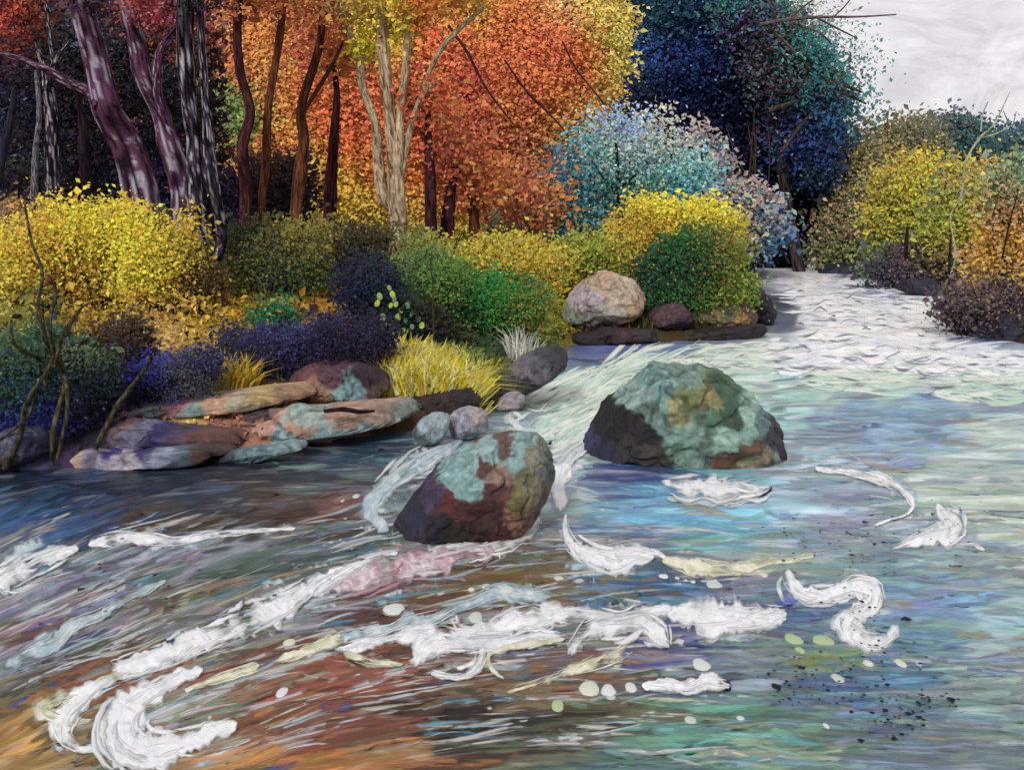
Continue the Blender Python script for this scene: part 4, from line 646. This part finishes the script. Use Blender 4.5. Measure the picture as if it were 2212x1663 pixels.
# ---- stems at the left foreground
sh = bush("-60,900 -40,740 40,715 110,700 160,730 230,775 255,830 245,900 180,930 100,945 -60,940", (90, 940), 1.6,
 "30,800#3a5040 80,830#24483c 160,800#1f3c38 200,840#28383c 100,890#2a2a90 30,890#2c3070 60,860#1e5040 140,895#24248a 210,890#241c28 20,740#4a6040 100,720#2f5a40 170,750#5a6a48 -20,820#2c4a3c 10,920#343a6c 130,920#2c2478", 11000, 6, 'blue-green shrub with long bare stems in the left foreground', name='shrub', seed=660, specks=('#8aa0a0', '#2c2cb0', '#6a7a70'), speckp=.08, fill=.3, nt=6)
Dsh = hit(90, 940)[1] - .9
for k, s_ in enumerate(["135,985,7 150,870,7 125,790,7 110,730,6 95,660,5 80,590,5 55,520,4 35,440,3", "118,1000,7 126,920,8 130,830,8 128,760,7 124,700,6 112,640,5 110,610,4", "128,790,6 150,720,5 175,670,4 195,655,2", "90,850,6 70,790,6 50,740,5 25,690,3", "15,1010,10 45,940,8 70,870,7 90,810,6 105,770,4", "215,965,8 250,880,8 290,820,6 340,770,4", "105,770,4 100,700,3 98,650,2", "85,840,5 60,900,4 0,950,3"]):
    P, R = path(s_, Dsh, .12, k + 60); recentre(tube('stem', P, [q * 1.5 for q in R], ('#14180f', '#2c2a18', '#5a5440'), None, 7, 70 + k, M_stem), sh)
c = onplane(108, 607, Dsh); g = np.linspace(0, 1, 7)
recentre(tube('bud', [c + [0, 0, -.05], c, c + [0, 0, .07]], [.012, .04, .006], ('#4a1c20', '#6a2428'), None, 10, 3, M_stem), sh)
for s_, lb, D_ in (("455,680,4 455,620,5 450,560,4 440,520,3", 'thin dark stem standing on the ochre slope', None), ("938,760,4 936,690,4 935,620,3 930,560,2", 'thin dark stem rising from the yellow grass mound', None), ("425,520,5 425,470,5 415,430,3", 'short yellowish sprig on the twin trunk', 20.5)):
    p = pts(s_)[0]; D_ = D_ or hit(p[0], p[1] + 4)[1] - .3; P, R = path(s_, D_, .03, 2); tag(tube('stem', P, R, ('#20180f', '#4a3a20'), None, 7, 5, M_stem), lb, 'stem')
P, R = path("700,888,8 740,884,11 775,889,10 810,886,5", hit(640, 965)[1] - .40, .02, 2)
tag(tube('driftwood', P, R, ('#1c1214', '#342024'), None, 10, 8), 'dark driftwood stick lying on the salmon slab', 'driftwood')

# ------------------------------------------------------------------ foam
def strokes(A, Wd_, col, lift, arc, cross=5):
    n, m = A.shape[:2]; T = np.gradient(A, axis=1); T /= np.linalg.norm(T, axis=2)[..., None] + 1e-9; Nn = np.stack([-T[..., 1], T[..., 0]], -1)
    cs = np.linspace(-1, 1, cross); Q = A[:, :, None] + Nn[:, :, None] * (Wd_[..., None] * cs)[..., None]; Q = Q.reshape(-1, 2)
    X = onzv(Q); prof = np.tile(np.sqrt(np.clip(1 - cs ** 2, 0, 1)), n * m); lf = np.repeat(np.broadcast_to(lift, (n,)), m * cross)
    z = wave(X) + lf * prof - .012 * (prof < .05) + prof * arc * (1 + .5 * fbm(X * 9, 2, 5))
    b = (np.arange(n) * m * cross)[:, None, None]; i, j = np.meshgrid(np.arange(m - 1), np.arange(cross - 1), indexing='ij'); k = b + (i * cross + j)[None]
    f = np.stack([k, k + cross, k + cross + 1, k + 1], -1).reshape(-1, 4)
    tt = np.linspace(0, 1, m); al = np.sqrt(np.clip(1 - (2 * tt - 1) ** 2, 0, 1)); cov = (al[:, None] * (1 - np.abs(cs) ** 1.6)[None]).ravel(); cov = np.tile(cov, n)
    ln = np.r_['-1', np.zeros((n, 1)), np.cumsum(np.linalg.norm(np.diff(A, axis=1), axis=2), axis=1)]
    fl = np.c_[np.repeat(ln / 60, cross, 1).reshape(-1), (Wd_[..., None] * cs).reshape(-1) / 4.5, np.repeat(np.arange(n) * 3.7, m * cross)]
    return np.c_[X, z], f, np.c_[np.repeat(col, m * cross, 0), cov, fl]
def ribbon(ps, seed, lift=.012, cols=('#e8ecea',), ragged=.3, arc=.005, step=4., strands=True, solid=0.):
    A = np.array(pts(ps)); n = len(A); d = np.r_[0, np.cumsum(np.hypot(*np.diff(A[:, :2], axis=0).T))]
    m = max(8, int(d[-1] / step)); t = np.linspace(0, d[-1], m)
    k = np.clip(np.searchsorted(d, t, side='right') - 1, 0, n - 2); u = ((t - d[k]) / (d[k + 1] - d[k]))[:, None]
    p0, p1, p2, p3 = A[np.maximum(k - 1, 0)], A[k], A[k + 1], A[np.minimum(k + 2, n - 1)]
    C = .5 * (2 * p1 + (-p0 + p2) * u + (2 * p0 - 5 * p1 + 4 * p2 - p3) * u ** 2 + (-p0 + 3 * p1 - 3 * p2 + p3) * u ** 3)
    T = np.gradient(C[:, :2], axis=0); T /= np.linalg.norm(T, axis=1)[:, None] + 1e-9; Nn = np.c_[-T[:, 1], T[:, 0]]
    w = np.maximum(C[:, 2], 1.5) * (.78 if A[:, 2].max() > 15 else 1.0); endt = np.minimum(1, np.sqrt(np.minimum(t, d[-1] - t) / (w + 1) + .01)); w = w * endt
    cs = np.linspace(-1, 1, 13); V = []
    for c in cs:
        side = 1 if c > 0 else -1
        rg = 1 + ragged * 2 * fbm(np.c_[t / 16, np.full(m, side * 3. + seed)], 4, seed)
        q = C[:, :2] + Nn * (w * c * (rg if abs(c) > .1 else 1))[:, None]; V.append(q)
    Q = np.stack(V, 1).reshape(-1, 2); Wd = np.array([onz(a, b)[:2] for a, b in Q]); z = wave(Wd)
    cc = np.tile(cs, m); prof = np.sqrt(np.clip(1 - cc ** 2, 0, 1)); bump = 1 + .7 * fbm(Wd * 14, 3, seed + 2)
    z = z + lift * prof - .012 * (prof < .05) + prof * arc * bump
    cl = np.array([lin(c) for c in cols]); mm = np.clip(fbm(Q / 22., 3, seed + 4) + .5, 0, .999) * (len(cl) - 1); mi = mm.astype(int); mf = (mm - mi)[:, None]
    col = cl[mi] * (1 - mf) + cl[np.minimum(mi + 1, len(cl) - 1)] * mf
    sp = smooth(.4, .65, fbm(Q / 5., 2, seed + 6))[:, None] * .3; col = col * (1 - sp) + lin('#6a706c') * sp
    kk = len(cs); i, j = np.meshgrid(np.arange(m - 1), np.arange(kk - 1), indexing='ij')
    f = np.stack([i * kk + j, (i + 1) * kk + j, (i + 1) * kk + j + 1, i * kk + j + 1], -1).reshape(-1, 4)
    lac = np.repeat(.80 + .75 * fbm(np.c_[t / 60, np.full(m, seed * 1.3)], 3, seed + 8), len(cs)) + .35 * fbm(Q / 26., 3, seed + 12)
    lac = lac * (1 - solid) + 1.15 * solid
    cov = np.clip((1 - np.abs(cc) ** 1.7) * np.repeat(.35 + .65 * endt, len(cs)) * lac * 1.1, 0, 1)
    col = np.c_[col, cov, np.repeat(t / 55, len(cs)), cc * np.repeat(w, len(cs)) / 8, np.full(len(cc), seed * 1.7)]
    V = np.c_[Wd, z]
    if strands and A[:, 2].max() > 15:
        gg = np.random.default_rng(seed); K = int(6 + d[-1] / 28); SA, SW = [], []
        for q in range(K):
            a0 = gg.uniform(0, .9); a1 = min(1, a0 + gg.uniform(40, 170) / d[-1]); ii = np.linspace(a0, a1, 9) * (m - 1); off = gg.uniform(-.62, .62) + gg.normal(0, .12) * np.linspace(-1, 1, 9)
            cc_ = np.stack([np.interp(ii, np.arange(m), C[:, z_]) for z_ in (0, 1, 2)], -1); nn_ = np.stack([np.interp(ii, np.arange(m), Nn[:, z_]) for z_ in (0, 1)], -1)
            SA.append(cc_[:, :2] + nn_ * (cc_[:, 2] * off)[:, None] + gg.normal(size=(9, 2)) * .8); SW.append(cc_[:, 2] * gg.uniform(.05, .16) * np.sqrt(1 - np.linspace(-.98, .98, 9) ** 2) * (1 + .3 * gg.normal(size=9).clip(-1, 2)) + .4)
        sv_, sf_, sc2 = strokes(np.array(SA), np.array(SW), cl[gg.integers(0, len(cl), K)] * gg.uniform(.75, 1, K)[:, None], lift + .004, arc * .8)
        f = np.concatenate([f, sf_ + len(V)]); V = np.concatenate([V, sv_]); col = np.concatenate([col, sc2])
    return V, f, col
W1 = ('#e0e4e8', '#ececee', '#d4dadc', '#e6e8e8'); W2 = ('#c4d0d4', '#98b0ba', '#d4dadc'); W3 = ('#d0d2b8', '#dedcc8', '#b4b894'); W4 = ('#d8ccd4', '#b08c98', '#e0dade', '#a87c88')
FO = [
(["1700,1228,16 1712,1262,26 1745,1284,34 1800,1284,34 1850,1270,36 1886,1282,38 1884,1308,38 1850,1322,44 1828,1342,50 1848,1368,50 1888,1388,42 1922,1374,32 1938,1346,24"], W1, 'white foam streak bent like a letter S at lower right'),
(["1690,1245,6 1682,1265,10 1692,1295,8 1712,1300,4"], W2, 'faint grey foam arc hugging the left tip of the S streak'),
(["2025,1088,28 2035,1112,36 2062,1132,46 2045,1152,46 2005,1162,32 1960,1176,16 1925,1190,6"], W1, 'white hooked foam curl nearest the right edge'),
(["2050,1090,4 2075,1105,8 2085,1135,7 2078,1160,5"], W2, 'thin foam ripple outside the hooked curl'),
(["1760,1012,12 1830,1022,14 1890,1032,24 1935,1052,22 1965,1078,14 1970,1100,7 1945,1118,5 1890,1135,5"], W1, 'long thin foam arc curving down right of the mossy boulder'),
(["1222,1108,8 1222,1150,16 1240,1185,32 1285,1208,56 1335,1212,58 1375,1204,38 1415,1208,20", "1248,1158,5 1300,1185,10 1345,1196,12 1410,1196,12 1440,1212,8"], W1, 'white foam tongue shaped like a bird below the boulders'),
(["1430,1215,18 1490,1225,28 1560,1232,28 1620,1226,24 1680,1215,12 1760,1202,6"], W3, 'cream foam tail trailing right from the bird-shaped tongue'),
(["1168,1118,10 1140,1150,30 1095,1176,36 1045,1188,24 990,1180,16 930,1190,10", "1050,1186,6 1075,1196,8 1080,1212,4"], W1, 'bright foam lip wrapped round the foot of the maroon boulder'),
(["1070,1195,30 960,1210,58 850,1230,66 770,1250,60 690,1268,40"], W4, 'pinkish white foam band left of the maroon boulder'),
(["860,1195,8 780,1222,14 700,1262,36 640,1296,50 560,1336,66 480,1368,60 400,1400,50 320,1430,40 240,1455,32"], W1, 'longest white foam band sweeping down to the lower left'),
(["270,1452,24 190,1490,22 120,1512,36 92,1540,36 150,1562,16 200,1556,8"], W3, 'outer pointed foam hook at the lower left'),
(["400,1420,36 300,1448,30 215,1486,32 145,1545,46 135,1590,36 170,1618,22 240,1606,14"], W1, 'inner foam arc curving round the olive eddy at lower left'),
(["440,1448,20 380,1470,32 315,1505,54 268,1550,88 268,1600,100 320,1626,84 400,1606,58 465,1580,40 515,1566,28"], W1, 'large fat foam swirl shaped like a hook at the bottom left'),
(["398,1496,8 490,1466,18 562,1443,24"], W3, 'short slanting foam streak above the bottom left swirl'),
(["588,1436,14 668,1412,20 738,1380,24"], W3, 'narrow foam streak leading up to the central foam raft'),
(["700,1395,26 745,1380,24 800,1367,24 850,1354,16 883,1334,34 920,1340,24 975,1314,20 1030,1296,24 1080,1278,34 1130,1286,36 1192,1286,30"], W2, 'blue-white foam band along the top of the central raft'),
(["720,1409,16 778,1395,26 848,1380,26 918,1366,38 989,1372,52 1059,1366,60 1112,1340,60 1164,1334,60 1206,1322,40 1270,1328,42 1340,1336,34 1392,1322,38 1455,1308,30"], W1, 'central foam raft, its long spine running left to right'),
(["894,1450,26 912,1412,50 940,1390,56 989,1392,52 1041,1392,54 1112,1388,44 1164,1378,36 1220,1378,22", "1044,1395,20 1040,1430,20 1017,1458,18 975,1466,12 930,1460,12", "1000,1405,14 1024,1418,14 1020,1440,12 985,1452,8"], W1, 'lower foam raft with a ring-shaped loop round brown water'),
(["1090,1476,6 1062,1450,9 1058,1420,10 1094,1403,12 1164,1391,14 1222,1384,12"], W3, 'thin crescent of foam beside the ring-shaped loop'),
(["1226,1425,28 1250,1390,42 1287,1362,50 1340,1356,64 1392,1352,52 1428,1378,50 1446,1404,24"], W1, 'right-hand foam raft arching like a saddle'),
(["1095,1498,8 1164,1480,14 1217,1458,18 1270,1440,26 1322,1416,38 1360,1392,30"], W3, 'cream foam strand slanting up to the saddle-shaped raft'),
(["1440,1316,30 1485,1326,74 1556,1334,68 1640,1332,56 1700,1322,24"], W1, 'broad white foam pad at the right end of the central raft'),
(["740,1414,18 796,1430,22 848,1437,14 872,1441,5"], W3, 'cream foam sliver under the left end of the central raft'),
(["1385,1484,12 1451,1480,30 1486,1488,30 1521,1474,32 1556,1480,36 1580,1484,22"], W1, 'short wavy foam bar at bottom centre right'),
(["-40,1280,50 0,1262,48 40,1242,48 90,1218,44 140,1198,34 172,1192,14"], W1, 'white foam band entering at the left edge'),
(["190,1182,8 246,1168,28 298,1168,24 333,1166,28 386,1172,16 474,1157,14 544,1150,10 640,1141,6"], W1, 'ragged foam line crossing the dark water at left'),
(["10,1450,30 70,1412,40 116,1388,34 158,1353,24 228,1318,20 298,1283,16 360,1255,9"], W2, 'bluish foam streak between the two long left bands'),
(["840,1150,24 800,1110,34 830,1060,44 880,1020,50 940,985,44 1000,945,24"], W2, 'pale frothy run sliding past the left side of the maroon boulder'),
(["1215,1115,24 1208,1070,34 1215,1020,40 1240,975,44 1290,935,40 1340,885,30"], W1, 'white foam seam between the two midstream boulders'),
(["820,1010,30 760,1050,30 860,1020,20"], W2, ''),
(["1130,905,8 1105,890,10 1108,912,16 1150,935,14 1200,940,8"], W1, 'small white curl where the pale rapids turn past the dark ledge'),
]
for i, (rs, cl, lb) in enumerate(FO):
    if not lb: continue
    J = [ribbon(r_, 700 + i * 3 + k, .008 + .004 * (i % 5), cl, solid=.45 if i in (0, 2, 5, 12, 21) else .15) for k, r_ in enumerate(rs)]
    J += [ribbon(' '.join(f'{a},{b_},{c * 1.9 + 8:.1f}' for a, b_, c in pts(r_)), 900 + i * 3 + k, .002, W2 if cl is not W3 else W3, solid=.22, strands=False, arc=.002) for k, r_ in enumerate(rs) if max(p[2] for p in pts(r_)) > 12]
    tag(joined('foam_streak', J, M_foam), lb, 'foam', 'foam streaks on the river')
# puffy foam below the great boulder
def puff(x, y, rpx, seed, cols, name='foam_bubble', flat=.35, label=None, group=None, cat='foam'):
    c = onz(x, y); s = np.hypot(c[1], 0) / F; R = rpx * s; a = np.linspace(0, 2 * math.pi, 14, endpoint=False); e_ = np.linspace(0, math.pi / 2, 5)
    g = np.random.default_rng(seed); sx = g.uniform(1.0, 1.4); rg = 1 + .12 * fbm(np.c_[np.cos(a), np.sin(a)] * 1.5 + seed, 3, seed)
    V = np.concatenate([np.c_[np.cos(a) * R * np.cos(q_) * rg * sx, np.sin(a) * R * 2.0 * np.cos(q_) * rg, np.full(14, math.sin(q_) * R * flat)] for q_ in e_])
    cvr = np.repeat(np.array([.55, .8, .9, 1, 1]), 14); V0 = V * 12; V = V + [c[0], c[1], wave(np.array([c[:2]]))[0]]; i, j = np.meshgrid(np.arange(4), np.arange(14), indexing='ij'); j2 = (j + 1) % 14
    f = np.stack([i * 14 + j, i * 14 + j2, (i + 1) * 14 + j2, (i + 1) * 14 + j], -1).reshape(-1, 4)
    col = np.c_[np.tile(lin(cols[seed % len(cols)]) * .8, (len(V), 1)), cvr, V0 * 2]; o = mesh_from(name, V, f, col, M_foam, True)
    if label: tag(o, label, cat, group)
    return o
tag(joined('foam_streak', [ribbon("1425,1048,14 1450,1052,30 1485,1060,50 1520,1058,44 1560,1066,54 1600,1060,46 1640,1064,40 1668,1058,16", 901, .02, W1, arc=.02), ribbon("1440,1078,8 1500,1084,16 1580,1086,16 1640,1080,8", 905, .01, W2)], M_foam), 'puffy pinkish white foam along the foot of the mossy boulder', 'foam', 'foam streaks on the river')
# single bubbles and blobs
BU = [(1028,1326,17,'round cream foam blob ringed by ripples above the central raft'),(850,1313,20,'round white foam blob left of the ringed one'),(625,1393,12,'oval foam blob above the narrow streak at left'),
(1017,1270,9,'left one of two small bubbles above the blue-white foam band'),(1050,1263,10,'right one of two small bubbles above the blue-white foam band'),(1095,1272,18,'fat pale bubble resting on the crest of the blue-white foam band'),
(1207,1247,9,'lone faint bubble left of the row under the bird-shaped foam'),(1432,1241,10,'first bubble of the row under the cream foam tail'),(1462,1245,8,'second bubble of the row under the cream foam tail'),(1480,1248,6,'third bubble of the row under the cream foam tail'),
(1496,1250,7,'fourth bubble of the row under the cream foam tail'),(1520,1255,6,'fifth bubble of the row under the cream foam tail'),(1544,1258,16,'last and widest bubble of the row under the cream foam tail'),
(1715,1380,19,'green-tinged foam bubble left of its twin below the S streak'),(1780,1382,20,'green-tinged foam bubble right of its twin below the S streak'),(1728,1406,11,'smaller bubble stuck below the left green-tinged one'),(1735,1350,5,'tiny dot of foam just above the left green-tinged bubble'),
(1516,1438,20,'white foam bubble standing above the wavy bar'),(1272,1486,20,'largest of the cream bubbles left of the wavy foam bar'),(1314,1490,17,'middle cream bubble left of the wavy foam bar'),(1320,1508,11,'small bubble tucked under the middle cream bubble'),(1362,1484,14,'cream bubble nearest the left tip of the wavy foam bar'),
(1205,1524,17,'yellow-green bubble below the cream foam strand'),(1602,1555,10,'white bubble below right of the wavy foam bar'),(1492,1556,14,'dim bubble directly below the wavy foam bar'),(1875,1430,9,'bright oval bubble on the blue streak at right'),(1945,1430,14,'left one of two soft blobs on the lime streak at right'),(1985,1432,10,'right one of two soft blobs on the lime streak at right'),
(1808,1465,12,'faint bubble under the blue streak at lower right'),(2028,1555,6,'small bright dot near the lower right corner'),(1850,1565,9,'right one of two dim bubbles among the dark seed specks'),(1785,1568,11,'left one of two dim bubbles among the dark seed specks'),
(770,1077,8,'topmost bubble of the spray left of the maroon boulder'),(740,1085,5,'small dot left of the topmost spray bubble'),(815,1102,10,'largest bubble of the spray left of the maroon boulder'),(798,1122,7,'bubble below the largest one of the spray'),(780,1138,5,'middle dot of the spray left of the maroon boulder'),(745,1122,5,'dot left of centre in the spray'),
(720,1150,4,'small spray dot below the dot left of centre'),(735,1166,4,'low spray dot left of the bottom one'),(700,1175,4,'lowest left dot of the spray'),(760,1182,4,'bottom right dot of the spray'),(690,1158,3,'leftmost dot of the spray'),(715,1187,3,'bottom dot of the spray'),
(455,1548,9,'small round bubble inside the big bottom-left foam swirl'),(2115,1185,9,'wispy bubble near the right edge below the hooked curl'),(1650,1240,9,'wispy bubble between the cream tail and the S streak'),(1250,1010,7,'bubble between the two midstream boulders'),(1300,1100,5,'tiny bubble on the blue pool below the mossy boulder'),
(1055,1528,9,'grey bubble on the dark water at bottom centre'),(2170,1120,8,'pale bubble closest to the right edge'),(610,1497,14,'yellowish blob on the rusty water right of the foam swirl'),(1470,1385,10,'bubble below the broad foam pad')]
cols_b = ('#e4e8e4', '#dfe4d0', '#e8ebec', '#d0dcd4')
BL = 'small pale foam bubble drifting on the water'
for i, (x, y, r_, lb) in enumerate(BU):
    c_ = ('#b8d0a0',) if 'green' in lb else cols_b
    puff(x, y, r_, i + 3, c_, 'foam_bubble', .3, lb or BL, 'foam bubbles drifting on the river', 'foam')
tag(joined('foam_ripple', [ribbon("985,1322,5 995,1345,8 1030,1352,9 1065,1342,8 1078,1320,5", 801, .006, W4), ribbon("975,1330,3 990,1356,4 1030,1364,4", 802, .006, W3)], M_foam), 'thin cream ripples cupping the ringed foam blob', 'foam')
# churned crests of the rapids and the brushed streaks of the current
g = np.random.default_rng(88)
def sow(n, box, L, slope, bend, wid, keep, m=7):
    x, y = g.uniform(box[0], box[1], n * 6), g.uniform(box[2], box[3], n * 6); ok = keep(np.c_[x, y]); x, y = x[ok][:n], y[ok][:n]; n = len(x)
    sc_ = (y - HOR) / 500; Ln = g.uniform(*L, n) * (.35 + sc_ * .65); a = slope(x, y) + g.normal(0, bend[0], n); b = g.normal(0, bend[1], n); t = np.linspace(0, 1, m)
    A = np.stack([x[:, None] + Ln[:, None] * t * np.cos(a)[:, None], y[:, None] + Ln[:, None] * (t * np.sin(a)[:, None] + b[:, None] * (t - t * t) * 2)], -1)
    w = g.uniform(*wid, n) * (.3 + sc_ * .8); W_ = np.maximum(w[:, None] * np.sqrt(np.clip(1 - (2 * t - 1) ** 2, .02, 1)), .5) * (1 + .3 * g.normal(size=(n, m)).clip(-1.5, 1.5)); return A, W_
kr = lambda q: inpoly(q + np.c_[fbm(q / 60, 3, 91) * 60, fbm(q / [90, 40], 3, 92) * 75], rapid_px)
A, w = sow(820, (1000, 2210, 572, 1000), (60, 260), lambda x, y: np.where((x < 1500) & (y > 790), -.42, .02), (.10, .14), (3., 11.), kr)
cm = (A[:, 0, 0] > 1600) & (A[:, 0, 1] < 800); c1 = np.array([lin('#f4f4f8'), lin('#eceef2'), lin('#dde2ea')])[g.integers(0, 3, len(A))]; c2 = np.array([lin('#d4e2d8'), lin('#b8d0c4'), lin('#dfe6d8')])[g.integers(0, 3, len(A))]
J = [strokes(A, w, np.where(cm[:, None], c1, c2) * .97, g.uniform(.003, .010, len(A)), .006)]
A, w = sow(130, (1500, 2210, 590, 850), (20, 110), lambda x, y: 0 * x, (.12, .25), (1., 2.2), kr)
J.append(strokes(A, w, np.array([lin('#5a6470'), lin('#747c84'), lin('#8a9098')])[g.integers(0, 3, len(A))], .03, .02))
tag(joined('rapids_foam', J, M_crest), kind='stuff')
def kw(q):
    return inpoly(onzv(q), RIVER) & ~kr(q)
sl_f = lambda x, y: -np.clip((1250 - x) / 1250, 0, 1) * .42 * smooth(950, 1200, y)
A, w = sow(2600, (-120, 2260, 760, 1700), (50, 220), sl_f, (.07, .10), (3., 12.), kw)
qm = A[:, 3] + g.normal(size=(len(A), 2)) * [70, 16]; cl = blend(met(qm), met(pp_w), pc_w, 6, 5); rq = smooth(900, 1600, qm[:, 0])[:, None]; cl = (cl * (.78 + .1 * rq) + cl.mean(1)[:, None] * (.22 - .1 * rq)) * (1 + .3 * rq) * np.exp(g.normal(.03, .24, len(A)))[:, None] * (1 + .12 * g.normal(size=(len(A), 3)))
m = g.random(len(A)) < .07; cl[m] = np.array([lin(h) for h in ('#8ab8c8', '#c0c8cc', '#5aa0b8', '#a8b0b0', '#3a5a9c', '#b0a890')])[g.integers(0, 6, m.sum())] * .8
keep = ~((A[:, 0, 0] < 700) & (A[:, 0, 1] < 1130) & m); A, w, cl = A[keep], w[keep], np.clip(cl[keep], .004, .8)
A2, w2 = sow(620, (-80, 1500, 1130, 1640), (60, 260), sl_f, (.06, .10), (1.5, 6.), kw)
qq = A2[:, 3]; dens = fbm(np.c_[(qq[:, 0] + qq[:, 1] * 1.5) / 400, (qq[:, 1] + qq[:, 0] * .35) / 55], 3, 131); k2 = dens > -.05; A2, w2 = A2[k2], w2[k2]
c2 = np.array([lin(h) for h in ('#c8d0d4', '#d8dcdc', '#a8bcc4', '#d0c8cc', '#c4c8b4')])[g.integers(0, 5, len(A2))]
A, w, cl = np.concatenate([A, A2]), np.concatenate([w, w2]), np.concatenate([cl, c2])
tag(joined('surface_ripples', [strokes(A, w, cl, .004, .004, 5)], M_streak), kind='stuff')
# dark seed specks floating at right
n = 620; cen = [(1800,1200,110,45),(1900,1140,90,40),(1850,1330,60,60),(1920,1560,70,45),(1980,1520,60,25),(1740,1490,80,35),(1700,1180,60,30),(2050,1150,90,50),(1850,1450,150,60),(300,1250,180,80)]
k = g.integers(0, len(cen), n); cc = np.array(cen)[k]; xy = cc[:, :2] + g.normal(size=(n, 2)) * cc[:, 2:] * .7
Q = np.array([onz(a, b)[:2] for a, b in xy]); z = wave(Q) + .055
sp = leafmesh('seed_specks', np.c_[Q, z], np.tile([0, -.05, 1.], (n, 1)) + g.normal(size=(n, 3)) * .05, g.lognormal(0, .5, n) * .011, np.tile(lin('#141c24'), (n, 1)), M_stem, .8)
tag(sp, kind='stuff')
